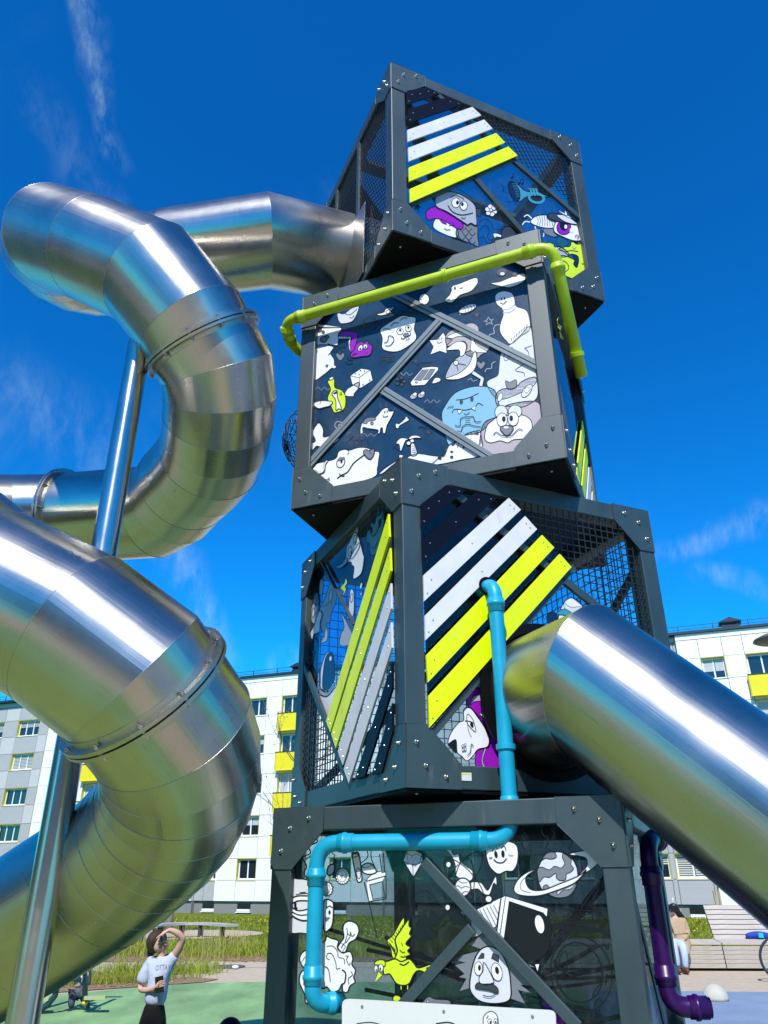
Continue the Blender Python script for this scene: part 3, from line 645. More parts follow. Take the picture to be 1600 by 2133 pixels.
print_(3, 'F', 'a1', 'mushroom_print', [F('W', [(180, 440), (210, 400), (280, 420), (388, 490), (388, 565), (300, 548), (192, 492)]),
    F('V', [(115, 355), (150, 312), (240, 292), (350, 342), (430, 432), (438, 485), (390, 490), (280, 420), (200, 400), (135, 412)]), X('W', [(200, 298), (240, 293), (300, 322), (270, 318), (255, 330)], 0),
    X('V', [(235, 412), (290, 420), (297, 452), (262, 440)], 1), X('V', [(330, 430), (368, 456), (320, 462)], 1), L([(275, 485), (300, 500), (330, 495)])])
print_(3, 'F', 'a1', 'flower_print', [[O('W', 688+34*math.cos(a), 328+34*math.sin(a), 22, 20, 0, 1.1) for a in np.linspace(.3, 6.6, 7)[:6]], O('P', 685, 326, 15, 15, 0, 1)])
print_(3, 'F', 'a1', 'trumpet_print', [F('B', [(860, 75), (920, 100), (985, 155), (1060, 168), (1195, 200), (1190, 215), (1060, 200), (990, 215), (935, 252), (880, 215), (835, 110)]),
    O('N', 890, 162, 42, 88, -20, 2.2), [L([(870+5*i, 95+14*i), (915+3*i, 95+14*i)], .7, 'B') for i in range(9)], L(ell(1085, 220, 65, 40, 10), 5, 'B', False, True), [L([(1030+25*i, 135), (1048+25*i, 200)], 4, 'B', False) for i in range(3)],
    L([(1010, 135), (1095, 148)], 1.4, 'B')])
print_(3, 'F', 'a1', 'music_note_print', [O('K', 870, 42, 13, 10, 20, 0), L([(880, 40), (876, 0), (892, 14)], 1.6, 'K', False), O('K', 935, 92, 13, 10, 20, 0), O('K', 962, 96, 11, 9, 20, 0), L([(944, 88), (945, 55), (970, 58), (968, 94)], 1.8, 'K', False),
    L([(780, 100), (800, 130), (790, 160), (815, 170)], 1.2), L([(830, 250), (860, 255), (880, 245), (910, 270)], 1.2)])
print_(3, 'F', 'a1', 'wave_print', [L([(580, 440), (630, 405), (690, 440), (705, 490), (790, 495)], 1.2), L([(590, 500), (630, 460), (670, 500), (655, 570), (700, 590)], 1.2), L([(580, 575), (625, 560), (650, 610), (690, 620)], 1.2), L([(385, 140), (470, 180), (540, 235)], 1.1)])
print_(3, 'F', 'a1', 'rock_print', [F('D', [(775, 530), (800, 480), (850, 470), (900, 500), (935, 545), (800, 575)]), F('W', [(705, 535), (735, 530), (775, 545), (772, 565), (735, 560), (720, 572)], 1.2)])
print_(3, 'F', 'a1', 'star_print', [X('D', [(40+36*math.cos(a)*(1 if i % 2 == 0 else .4), 300+36*math.sin(a)*(1 if i % 2 == 0 else .4)) for i, a in enumerate(np.linspace(0, 2*math.pi, 10, endpoint=False))], 1)])
print_(3, 'F', 'a1', 'bug_print', [L([(1060, 420), (1010, 370), (975, 385)], 2.2, 'W'), L([(1050, 440), (990, 425), (960, 455)], 2.2, 'W'), L([(1070, 470), (1085, 500), (1110, 525)], 2, 'W'), L([(1140, 490), (1150, 530), (1145, 560)], 2, 'W'),
    F('M', [(1140, 500), (1180, 545), (1260, 560), (1290, 500), (1200, 470)]), F('W', [(1030, 430), (1080, 380), (1170, 370), (1230, 400), (1250, 470), (1200, 485), (1100, 470)]), [L([(1085+22*i, 380-3*i), (1100+20*i, 420), (1085+24*i, 465)], 1) for i in range(7)],
    F('W', [(1245, 450), (1290, 395), (1370, 385), (1440, 460), (1462, 540), (1470, 590), (1400, 592), (1300, 552), (1240, 512)]), O('V', 1325, 480, 62, 62), O('K', 1325, 462, 36, 46, -15, 0), O('W', 1342, 472, 13, 18, 0, 0), O('W', 1392, 505, 16, 22, 0, 0),
    F('D', [(1180, 372), (1230, 350), (1350, 385), (1440, 450), (1380, 445), (1250, 420), (1200, 402)]), F('P', [(1262, 372), (1330, 372), (1400, 410), (1440, 450), (1340, 430)], 1.3), F('W', [(1270, 322), (1340, 360), (1400, 400), (1340, 378)], 1), F('W', [(1340, 330), (1355, 372), (1330, 365)], 1),
    L([(1420, 560), (1440, 545), (1460, 560), (1440, 575)], 1.4)])
print_(3, 'F', 'a1', 'small_creature_print', [F('G', [(1240, 720), (1250, 660), (1300, 650), (1370, 710), (1330, 738)]), O('W', 1258, 665, 16, 14, 0, 1.2), F('L', [(1170, 625), (1200, 612), (1240, 635), (1200, 662)], 1.2), F('E', [(1255, 600), (1290, 560), (1350, 580), (1360, 630), (1300, 650)], 1)])
print_(3, 'F', 'a1', 'dragon_print', [F('L', [(1250, 760), (1270, 735), (1330, 725), (1420, 765), (1425, 790), (1450, 800), (1450, 735), (1400, 712), (1360, 718), (1330, 692), (1285, 672), (1310, 645), (1375, 645), (1395, 600), (1440, 625), (1492, 625), (1490, 690), (1530, 800), (1535, 885), (1435, 935), (1300, 885), (1265, 860)]),
    F('N', [(1400, 720), (1440, 722), (1455, 765), (1440, 830), (1410, 800), (1420, 760)], 1), L(ell(1310, 815, 62, 45, 30), 1.4, 'K', False, True), L([(1280, 800), (1290, 775), (1330, 820), (1340, 845)], 1.2), L([(1340, 692), (1390, 680), (1450, 690)], 1.2), X('W', [(1400, 645), (1430, 655), (1415, 668)], 1), L([(1480, 790), (1495, 800), (1500, 785)], 1)])

# third cube, navy panel
P2 = lambda cr, name, *l: print_(2, 'F', cr, name, list(l))
P2('b1', 'cheese_print', X('W', [(95, 392), (440, 385), (420, 470), (395, 490), (405, 520), (390, 612), (300, 605), (270, 590), (240, 620), (90, 632)]), X('P', [(95, 380), (100, 335), (260, 348), (440, 380)]), O('M', 150, 410, 32, 30), O('M', 205, 440, 15, 15), O('M', 210, 535, 44, 38, -20), O('M', 255, 500, 22, 20))
P2('b1', 'patched_face_print', F('W', [(85, 640), (330, 625), (300, 710), (345, 790), (350, 860), (378, 882), (345, 912), (312, 905), (210, 990), (80, 1040)]), L([(105, 680), (135, 680)], 1), L([(105, 695), (135, 695)], 1), L([(112, 670), (108, 705)], 1), L([(128, 670), (124, 705)], 1), L([(235, 865), (272, 865)], 1), L([(235, 880), (268, 880)], 1), L([(245, 855), (240, 890)], 1), L([(262, 855), (257, 890)], 1), L([(270, 735), (300, 700)], 1.2))
P2('b1', 'snake_print', F('V', [(425, 435), (560, 430), (640, 450), (645, 500), (625, 600), (600, 690), (550, 685), (540, 600), (570, 505), (410, 492)]), X('W', [(405, 495), (562, 502), (545, 600), (552, 690), (533, 640), (530, 560), (542, 525), (400, 528)], 1.1), [L([(430+30*i, 495), (428+30*i, 526)], .9, 'K', False) for i in range(4)],
    F('V', [(555, 720), (600, 670), (625, 600), (690, 560), (730, 580), (770, 550), (790, 590), (830, 620), (825, 690), (790, 740), (700, 752), (630, 765), (570, 762)]), eye(682, 645, 28, 44, -2, 14, 25), eye(746, 625, 28, 32, 2, 10), L([(640, 715), (600, 722), (580, 745)], 1.4), O('K', 742, 712, 5, 5, 0, 0), O('K', 770, 698, 5, 5, 0, 0))
P2('b1', 'furry_block_print', F('W', [(940, 400), (1020, 340), (1200, 235), (1300, 240), (1392, 265), (1372, 400), (1402, 500), (1350, 582), (1160, 690), (970, 660), (962, 520), (935, 440)]), eye(1190, 430, 42, 44, 2, -14), eye(1297, 395, 38, 40, 0, -12), F('M', [(1230, 480), (1262, 452), (1300, 465), (1275, 500)], 1), L([(1200, 510), (1225, 528), (1262, 505), (1300, 490), (1325, 470), (1322, 445)], 1.5), L([(1070, 370), (1110, 322), (1175, 325)], 1.4), L([(1195, 290), (1230, 258), (1285, 262)], 1.4), L([(985, 575), (1030, 560), (1045, 490), (1095, 500), (1110, 550), (1060, 610), (1000, 615)], 1.5), L([(970, 405), (1020, 395), (1080, 408)], 1), L([(1265, 530), (1290, 535), (1308, 510)], 1.3))
P2('b1', 'bearded_head_print', F('P', [(390, 195), (470, 205), (560, 140), (660, 110), (650, 180), (600, 280), (540, 320), (430, 330), (390, 262)]), L([(470, 190), (530, 222), (590, 190), (640, 140)], 1.4), L([(540, 255), (580, 258), (600, 225)], 1.2))
P2('b1', 'paw_print', F('W', [(890, 210), (980, 185), (1010, 140), (1110, 120), (1080, 170), (1050, 205), (940, 230)]), O('W', 1035, 180, 28, 20, -40, 1.2), O('W', 1075, 150, 22, 15, -40, 1.2))
P2('b1', 'dice_print', X('W', [(548, 1000), (690, 905), (810, 925), (842, 1060), (680, 1165), (575, 1110)]), L([(548, 1000), (665, 1025), (810, 925)], 1.1, 'K', False), L([(665, 1025), (680, 1165)], 1.1, 'K', False), [O('K', x, y, 9, 7, 0, 0) for x, y in ((620, 975), (665, 985), (685, 932), (733, 940), (715, 1112), (800, 1055))])
P2('b1', 'smoke_print', L([(740, 420), (760, 340), (720, 300), (800, 240)], .9), L([(850, 260), (900, 320), (860, 400), (760, 430), (720, 520)], .9), L([(510, 765), (530, 800), (590, 800)], 2), L([(495, 825), (520, 855), (585, 840)], 2), [L([(945, 750+30*i), (1000, 725+30*i), (1040, 760+30*i), (1110, 735+30*i)], 2, 'D') for i in range(3)], L([(360, 640), (420, 580), (480, 560), (520, 600)], 1), L([(350, 700), (430, 630), (500, 640)], 1))
P2('b1', 'dark_flower_print', [O('D', 1195+48*math.cos(a), 1070+48*math.sin(a), 26, 24, 0, 1.3) for a in np.linspace(0, 2*math.pi, 6)[:5]], O('K', 1195, 1068, 14, 14, 0, 1.3))
P2('b1', 'phone_print', F('W', [(1320, 1085), (1480, 895), (1600, 880), (1680, 890), (1680, 930), (1510, 1120), (1340, 1130)], None, False), X('M', [(1370, 1055), (1475, 925), (1560, 920), (1460, 1060)], 1), X('M', [(1480, 1055), (1580, 915), (1640, 915), (1560, 1040)], 1), O('W', 1400, 1082, 14, 9, 0, 1))
P2('b2', 'bottle_print', F('W', [(480, 270), (510, 190), (570, 150), (660, 100), (655, 180), (600, 250), (600, 280)]), F('L', [(262, 88), (345, 60), (355, 165), (440, 200), (490, 280), (490, 400), (450, 460), (350, 490), (320, 440), (260, 310), (300, 190)]), X('W', [(275, 50), (320, 25), (345, 45), (300, 75)]),
   F('W', [(315, 245), (380, 205), (390, 300), (440, 440), (400, 438), (370, 460), (365, 330)]), X('N', [(330, 242), (378, 212), (380, 240), (345, 252)], .8), F('W', [(75, 375), (180, 335), (320, 350), (290, 400), (220, 420), (140, 435)]), L([(180, 335), (160, 380)], 1.1), O('L', 430, 240, 12, 14, 0, 1))
P2('b2', 'spotted_dog_print', L([(745, 540), (735, 480), (765, 455)], 4, 'D'), L([(945, 440), (930, 370)], 4, 'D'), L([(1010, 430), (1018, 355)], 4, 'D'), L([(1110, 470), (1130, 425)], 4, 'D'),
   F('W', [(705, 620), (760, 560), (870, 550), (960, 450), (1030, 425), (1050, 470), (1110, 470), (1090, 530), (1030, 640), (1015, 690), (1000, 750), (970, 750), (965, 690), (945, 690), (930, 752), (900, 755), (905, 712), (780, 692), (715, 682), (715, 750), (680, 755), (685, 670)]),
   F('M', [(715, 620), (760, 560), (870, 552), (870, 585), (790, 600), (760, 630)], 1), O('M', 830, 625, 18, 22, 0, 1), O('K', 995, 482, 7, 18, 0, 0), O('K', 1025, 472, 7, 18, 0, 0), L([(970, 515), (985, 545), (1040, 530)], 1.3))
P2('b2', 'bone_print', F('W', [(1130, 640), (1152, 622), (1175, 632), (1250, 568), (1258, 540), (1285, 540), (1290, 560), (1312, 578), (1280, 602), (1190, 655), (1170, 690), (1140, 685)]))
P2('b2', 'whale_tail_print', F('W', [(70, 760), (90, 690), (150, 620), (205, 700), (210, 800), (290, 790), (410, 830), (290, 920), (200, 940), (120, 920), (60, 1000), (55, 1090), (105, 1150), (30, 1205), (45, 920), (105, 850)]))
P2('b2', 'whale_print', F('W', [(25, 1230), (90, 1150), (350, 1085), (400, 990), (480, 960), (540, 972), (650, 938), (760, 940), (860, 980), (925, 1000), (915, 1100), (900, 1200), (830, 1330), (270, 1440), (40, 1310)]), L([(520, 965), (535, 1000), (510, 1030)], 1.4),
   O('W', 430, 1130, 48, 68, 25, 1.8), X('M', [(385, 1110), (420, 1065), (480, 1062), (470, 1090), (430, 1105)], 1.2), O('K', 440, 1115, 13, 24, 15, 0), L([(385, 1330), (440, 1290), (520, 1245), (600, 1130), (745, 1020)], 2.2), L([(410, 1270), (440, 1300), (480, 1300)], 1.8),
   F('M', [(720, 1000), (750, 962), (795, 975), (850, 950), (862, 1000), (820, 1080), (770, 1070)]), L([(800, 980), (810, 1020)], 1.2), L([(100, 1230), (140, 1265), (210, 1240), (225, 1150), (260, 1100)], 4.5), L([(100, 1230), (140, 1262), (205, 1235), (222, 1150), (255, 1105)], 2.2, 'W'), L([(210, 1400), (240, 1350), (285, 1345), (270, 1320)], 1.6))
P2('b2', 'palm_print', F('W', [(1330, 890), (1370, 885), (1405, 980), (1402, 1032), (1335, 1038)]), [L([(1345, 920+25*i), (1395, 912+28*i)], 1) for i in range(4)], F('W', [(1140, 880), (1200, 815), (1310, 830), (1260, 850), (1200, 985), (1180, 900)], 1.3), F('W', [(1300, 830), (1340, 785), (1420, 785), (1460, 815), (1390, 812)], 1.3), O('W', 1300, 880, 28, 25, 0, 1.2), O('W', 1345, 850, 25, 22, 0, 1.2))
P2('b2', 'hand_print', F('W', [(915, 1280), (1000, 1200), (1160, 1090), (1180, 1030), (1235, 1040), (1190, 1090), (1060, 1190), (980, 1260)]), L([(1010, 1180), (1040, 1160)], 1.3))
P2('b2', 'scribble_print', [L([(500+90*i, 930), (520+90*i, 850), (590+90*i, 840), (600+90*i, 900)], 1.2) for i in range(3)], L(ell(560, 790, 25, 28), 1.2, 'K', False, True), L([(850, 340), (900, 280), (990, 290)], 2), L([(1180, 980), (1100, 920)], 1), L([(1420, 680), (1480, 670), (1500, 690), (1530, 670)], 1.2))
P2('b4', 'blue_monster_print', F('S', [(500, 620), (540, 520), (630, 400), (760, 340), (900, 320), (1010, 340), (1070, 400), (1090, 600), (900, 800), (760, 830), (620, 910), (570, 930), (530, 800)]), O('D', 705, 485, 18, 28, 0, 0), O('D', 815, 455, 18, 28, 0, 0), L([(650, 465), (760, 450), (885, 395)], 1.4), L([(608, 600), (640, 560), (740, 570), (840, 545), (880, 500), (930, 522)], 1.5), X('W', [(662, 570), (718, 572), (680, 612)], 1.2), X('W', [(808, 550), (858, 530), (848, 575)], 1.2), L([(730, 605), (760, 615), (792, 592)], 1.2), [L([(560+22*i, 555-4*i), (580+22*i, 530-4*i)], 1) for i in range(3)],
   L([(640, 730), (690, 735), (700, 660), (750, 640), (780, 640), (830, 640), (850, 690), (910, 690)], 1.5), L([(640, 785), (700, 790), (720, 740), (770, 720), (840, 735), (910, 745)], 1.5), [L([(745, 665+18*i), (800, 662+18*i)], 1) for i in range(3)], [L([(690+35*i, 815-8*i), (715+35*i, 845-8*i)], .8) for i in range(6)])
P2('b4', 'spotted_creature_print', F('W', [(140, 1085), (240, 1025), (400, 1045), (480, 1052), (530, 1040), (570, 950), (620, 910), (680, 900), (760, 820), (860, 790), (905, 805), (915, 1030), (700, 1090), (400, 1142)]), [O('D', x, y, a, c, r, 0) for x, y, a, c, r in ((620, 925, 18, 22, 30), (730, 955, 13, 18, 10), (770, 950, 10, 14, 10), (605, 1005, 16, 12, 0), (605, 1060, 18, 16, 0), (480, 1070, 22, 16, 20), (795, 882, 14, 10, 0), (870, 810, 16, 16, 0), (545, 985, 12, 18, 20))], L([(680, 900), (665, 960)], 1.2), L([(385, 1140), (480, 1060), (540, 1040)], 1.3))
P2('b3', 'pale_mass_print', F('P', [(1240, 862), (1350, 760), (1470, 680), (1520, 1150), (1530, 1300), (1400, 1400), (1100, 1500), (960, 1312), (1080, 1230), (1100, 1150), (1120, 980), (1170, 910)], 1.3), O('P', 1190, 1000, 32, 55, 15, 1), O('P', 1242, 915, 18, 14, -30, 1), L([(1395, 910), (1440, 960), (1430, 1060), (1290, 1160), (1380, 1190), (1400, 1240)], 1.1), L([(1395, 910), (1475, 880)], 1))
P2('b3', 'bowling_pin_print', F('W', [(1055, 330), (1080, 280), (1160, 255), (1250, 280), (1280, 350), (1300, 430), (1425, 490), (1455, 690), (1350, 775), (1240, 862), (1180, 820), (1120, 740), (1112, 650), (1150, 530), (1140, 460), (1080, 410)], 1.4), L([(1140, 470), (1220, 460), (1285, 410)], 2.4, 'G'), L([(1145, 505), (1230, 495), (1295, 445)], 2.4, 'G'), O('K', 1130, 345, 9, 14, 0, 0), O('K', 1165, 338, 9, 14, 0, 0), L([(1115, 385), (1150, 402), (1195, 365)], 1.3), [L([(1240+28*i, 830-26*i), (1250+30*i, 790-26*i)], .9) for i in range(7)])
P2('b3', 'dish_print', F('G', [(485, 1262), (560, 1080), (700, 970), (830, 935), (845, 1060), (800, 1180), (640, 1265)]), F('W', [(485, 1262), (640, 1200), (760, 1090), (825, 940), (845, 1060), (800, 1180), (640, 1265)], 1.3), O('W', 608, 1080, 28, 28, 0, 1.4), L([(625, 1085), (720, 1105)], 1.2), L([(615, 1105), (630, 1165)], 1.2), L([(800, 1190), (910, 1262), (890, 1345)], 9, 'K', False), L([(800, 1190), (910, 1262), (890, 1345)], 6.4, 'P', False))
P2('b3', 'bat_wing_print', F('T', [(500, 745), (650, 665), (780, 620), (860, 660), (882, 745), (990, 880), (960, 950), (890, 990), (850, 1025), (720, 980), (735, 890), (690, 830), (570, 870), (500, 880)]), F('W', [(510, 775), (640, 720), (760, 700), (810, 740), (830, 860), (960, 950), (900, 960), (780, 940), (775, 800), (640, 775), (560, 800)], 1), F('W', [(500, 930), (600, 845), (690, 840), (725, 890), (700, 980), (655, 1000), (640, 930)], 1))
P2('b3', 'smiling_star_print', X('W', [(300, 820), (390, 810), (460, 730), (500, 800), (570, 812), (498, 880), (500, 970), (420, 945), (310, 985), (345, 895)]), L([(390, 830), (410, 855), (450, 835)], 1.5), O('K', 412, 808, 5, 12, 0, 0), O('K', 438, 802, 5, 12, 0, 0))
P2('b3', 'caterpillar_print', [L([(650+30*i, 500-14*i), (655+30*i, 525-14*i)], 1.5, 'W') for i in range(6)], O('W', 742, 455, 108, 42, -22), [L([(690+35*i, 435-14*i), (715+35*i, 470-14*i), (712+35*i, 500-14*i)], 1) for i in range(4)])
P2('b3', 'outline_star_print', L([(980, 555), (1000, 590), (1040, 575), (1010, 605), (1030, 640), (990, 618), (955, 645), (965, 605), (925, 605), (962, 590)], 1.6, 'G', False, True))
P2('b3', 'cloud_face_print', F('W', [(480, 362), (540, 285), (560, 200), (640, 170), (830, 100), (860, 150), (830, 205), (770, 262), (650, 305), (560, 388)]), O('K', 550, 240, 10, 20, 0, 0), O('K', 595, 222, 10, 20, 0, 0), L([(650, 225), (690, 215)], 1.3))
P2('b3', 'cloud_print', F('W', [(1000, 165), (1110, 145), (1250, 90), (1390, 50), (1390, 140), (1240, 210), (1130, 202)]), O('D', 1130, 35, 60, 45, -15), O('P', 1140, 55, 30, 22, 0, 1.2), O('D', 1280, 60, 30, 22, 0, 1.2))
P2('b3', 'round_badge_print', O('W', 240, 348, 60, 64), L([(190, 355), (215, 355)], 1.4))
P2('b3', 'squiggle_print', L([(1110, 640), (1060, 650), (1040, 690), (1045, 740), (990, 760), (985, 830)], 1.4, 'G'), L([(1060, 1065), (1020, 1090), (1015, 1140), (960, 1150), (940, 1185)], 1.4, 'G'), L([(740, 1280), (780, 1260), (800, 1290), (850, 1275)], 1, 'G'))
P2('b4', 'shoe_print', O('G', 208, 425, 42, 30, -30), O('W', 222, 405, 22, 18, -30, 1), L([(195, 330), (205, 392)], 1.3))
P2('b4', 'shoe_print', O('G', 290, 412, 42, 30, -30), O('W', 302, 395, 22, 18, -30, 1), L([(265, 325), (290, 385)], 1.3))
P2('b4', 'glove_print', F('W', [(400, 290), (430, 235), (480, 235), (490, 265), (440, 290)]))
P2('b4', 'spark_print', L([(240, 110), (290, 75), (340, 80), (410, 70)], 1.6))
P2('b4', 'eggplant_print', F('P', [(1060, 450), (1080, 390), (1140, 350), (1260, 340), (1340, 270), (1440, 230), (1490, 250), (1495, 440), (1340, 540), (1200, 530), (1090, 530)]), O('W', 1110, 435, 22, 45, 20, 1), O('P', 1388, 370, 38, 80, 35, 1.3), X('W', [(1345, 360), (1390, 330), (1430, 350), (1385, 395)], 1), F('M', [(1165, 265), (1210, 280), (1275, 255), (1275, 330), (1190, 345)], 1.2))
P2('b4', 'bear_print', F('T', [(910, 1035), (910, 800), (960, 690), (1070, 640), (1180, 520), (1480, 480), (1540, 600), (1545, 760), (1320, 970), (1100, 1025)]), F('W', [(950, 870), (970, 740), (1030, 680), (1100, 640), (1330, 620), (1430, 680), (1440, 780), (1395, 860), (1250, 880), (1190, 912), (1110, 890), (1010, 912)]), O('P', 1120, 590, 65, 70, 20, 1.4), O('P', 1265, 585, 70, 68, -10, 1.4), eye(1130, 672, 55, 72, 18, -8), eye(1245, 662, 55, 72, -20, -6), F('M', [(1110, 770), (1140, 735), (1220, 735), (1246, 770), (1180, 836)]), O('W', 1172, 750, 24, 12, 0, 0), L([(1040, 830), (1070, 800), (1130, 835), (1220, 838), (1300, 770), (1345, 780)], 1.7))

# small tone on tone doodles that fill the gaps of the navy panel
def star5(x, y, r): return [(x+(r if i % 2 == 0 else r*.42)*math.cos(a), y+(r if i % 2 == 0 else r*.42)*math.sin(a)) for i, a in enumerate(np.linspace(.2, .2+2*math.pi, 10, endpoint=False))]
for x, y, k in ((455, 455, 0), (340, 600, 1), (640, 690, 2), (700, 620, 0), (560, 880, 1), (690, 860, 2), (330, 930, 3), (300, 1010, 1), (770, 820, 2), (880, 690, 3), (990, 400, 0), (900, 480, 3), (620, 500, 1), (470, 980, 2), (760, 960, 0), (600, 560, 3), (250, 760, 2), (1010, 640, 1), (480, 800, 3)):
    if k == 0: l = [X('D', star5(x, y, 20), 1.4)]
    elif k == 1: l = [F('M', [(x, y+20), (x-20, y-4), (x-12, y-18), (x, y-8), (x+12, y-18), (x+20, y-4)], 1.2)]
    elif k == 2: l = [L([(x-30, y), (x-15, y-14), (x, y), (x+15, y-14), (x+30, y), (x+44, y-12)], 1.5, 'M')]
    else: l = [L([(x, y), (x+8, y-8), (x+14, y+4), (x, y+14), (x-16, y), (x-4, y-20), (x+22, y-14)], 1.4, 'G')]
    print_(2, 'F', 'B', 'doodle_print', l, off=-.0432)
# second cube, right hand face
P1 = lambda cr, name, *l: print_(1, 'F', cr, name, list(l))
P1('c3', 'horse_print', F('V', [(265, 920), (290, 862), (350, 845), (430, 880), (470, 930), (480, 1100), (490, 1300), (512, 1472), (345, 1470), (340, 1320), (430, 1300), (430, 1200), (380, 1100), (300, 1000), (270, 990)]), F('G', [(290, 978), (320, 910), (400, 908), (465, 962), (468, 1020), (400, 955), (325, 950)], 1.2), F('G', [(375, 1400), (400, 1300), (410, 1310), (385, 1400), (420, 1470), (400, 1470)], 1),
   F('K', [(120, 1270), (175, 1240), (185, 1340), (150, 1310)], 1), F('W', [(240, 1012), (290, 1000), (340, 1060), (400, 1150), (432, 1230), (420, 1292), (350, 1312), (310, 1362), (265, 1400), (222, 1362), (190, 1332), (180, 1240), (122, 1268), (142, 1190), (200, 1112), (240, 1090)]), F('W', [(360, 1040), (420, 1050), (480, 1036), (480, 1092), (412, 1092)], 1.5), F('W', [(270, 1045), (310, 1090), (332, 1180), (285, 1140), (265, 1100)], 1.4), O('K', 302, 1128, 12, 22, -20, 0), L([(250, 1095), (290, 1102), (318, 1115)], 1.8), [O('W', x, y, 7, 11, 15, 1) for x, y in ((232, 1287), (251, 1279), (235, 1316), (252, 1312))], L([(268, 1360), (292, 1330), (298, 1272), (315, 1290)], 1.5), L([(268, 1122), (278, 1170), (300, 1218)], .7))
P1('c3', 'crested_bird_print', F('W', [(960, 372), (970, 270), (1000, 200), (1050, 165), (1110, 190), (1160, 250), (1230, 290), (1250, 380), (1100, 420)]), F('P', [(1000, 205), (1050, 235), (1110, 232), (1150, 240), (1130, 285), (1080, 290), (1010, 250)], 1), F('B', [(945, 285), (1000, 248), (1060, 280), (1085, 312), (1030, 300)], 1.3), F('B', [(1130, 300), (1150, 250), (1190, 262), (1225, 272), (1230, 298)], 1.3), L([(1000, 325), (1050, 330), (1075, 322)], 1.6))
P1('c3', 'eye_print', F('W', [(1270, 300), (1330, 290), (1440, 375), (1340, 400)]), O('K', 1340, 325, 20, 14, 30, 0), L([(1290, 300), (1360, 310), (1430, 365)], 2))
P1('c3', 'puzzle_print', L([(810, 270), (840, 280), (850, 330), (880, 290), (900, 330), (940, 240), (960, 230)], 1), L([(700, 410), (740, 380), (760, 420), (830, 420)], 1.6), O('N', 910, 320, 42, 50, 10, 1), L([(900, 260), (940, 210), (960, 180), (935, 175)], 1))
# see-through splashes of a mural on the far mesh
P1('C', 'splash_print', L([(1240, 560), (1280, 500), (1300, 440), (1330, 520), (1370, 500)], 1.2), L([(1290, 600), (1340, 560), (1400, 600), (1430, 680)], 1.0))

# second cube, left hand face
PL = lambda cr, name, *l: print_(1, 'L', cr, name, list(l))
PL('c1', 'horned_face_print', F('E', [(1075, 420), (1085, 250), (1100, 180), (1105, 350), (1150, 340), (1170, 150), (1195, 70), (1218, 120), (1210, 250), (1250, 170), (1282, 240), (1270, 400), (1220, 600), (1170, 780), (1110, 830), (1075, 780), (1070, 650), (1020, 610), (1030, 490)], 1), O('K', 1090, 450, 22, 50, 0, 0), F('K', [(1195, 330), (1230, 280), (1245, 300), (1215, 420)], 0), L([(1075, 500), (1120, 545), (1170, 480), (1215, 380)], 1.3), L([(1090, 700), (1140, 720), (1190, 600)], 1.2))
PL('c1', 'smug_fish_print', F('G', [(750, 570), (830, 400), (895, 320), (902, 430), (880, 520), (840, 490)], 1.2), F('W', [(725, 720), (760, 640), (840, 490), (890, 540), (930, 650), (970, 810), (985, 860), (950, 1080), (860, 1170), (820, 1160), (835, 1010), (800, 970), (790, 930), (720, 910)]), O('W', 775, 770, 28, 75, 5, 1.3), O('W', 850, 600, 25, 70, 5, 1.3), O('K', 792, 785, 9, 25, 0, 0), O('K', 860, 640, 9, 22, 0, 0), L([(770, 880), (830, 760), (905, 640), (915, 700), (830, 850), (770, 885)], 1.3), F('G', [(570, 1000), (660, 955), (720, 860), (730, 930), (640, 1012)], 1.2))
PL('c1', 'lime_bird_print', F('L', [(625, 1310), (690, 1240), (715, 1165), (735, 1240), (702, 1290), (720, 1330), (690, 1400), (645, 1440), (660, 1500), (625, 1532), (610, 1470), (640, 1430), (680, 1370), (650, 1340)], 1.3))
PL('c1', 'violet_blob_print', F('V', [(180, 1180), (207, 1300), (200, 1420), (140, 1500), (120, 1470), (150, 1380), (150, 1260)], 1))
PL('c1', 'dinosaur_print', F('G', [(330, 1620), (400, 1480), (480, 1240), (530, 1250), (582, 1370), (560, 1540), (512, 1650), (470, 1820), (432, 1850), (447, 1980), (430, 2090), (345, 2130), (340, 2080), (400, 2020), (350, 1930), (340, 1800), (352, 1700)], 1.3), L([(370, 1590), (430, 1570), (480, 1510), (510, 1560)], 1.3), O('P', 490, 1430, 26, 90, 8, 1.2), O('G', 350, 1300, 28, 120, 3, 1.2))
PL('c1', 'bearded_wizard_print', F('G', [(110, 2040), (105, 1860), (150, 1780), (170, 1650), (187, 1640), (170, 1850), (130, 2000)], 1.2), F('G', [(205, 1800), (205, 1600), (270, 1500), (312, 1540), (300, 1690), (262, 1830)], 1.3), O('P', 232, 1680, 20, 70, 3, 1.2), O('P', 272, 1630, 18, 62, 3, 1.2), F('D', [(240, 1540), (262, 1390), (300, 1410), (305, 1565)], 1), F('W', [(190, 1980), (240, 1880), (290, 1740), (330, 1650), (357, 1720), (330, 1830), (320, 1960), (240, 2000), (215, 2080)], 1.2), L([(200, 2120), (240, 2040), (280, 2120)], 1.8))
PL('c1', 'pelican_print', F('W', [(770, 1430), (790, 1330), (832, 1390), (830, 1700), (760, 1760), (740, 1870), (720, 1790), (750, 1640)], 1.3), O('W', 800, 1460, 18, 65, 5, 1.1), F('G', [(640, 1660), (700, 1760), (770, 1790), (822, 1850), (790, 2130), (630, 2160), (640, 2000), (690, 1880)], 1.3), O('W', 940, 1280, 16, 48, 12, 1), O('W', 937, 1400, 10, 28, 10, 1))
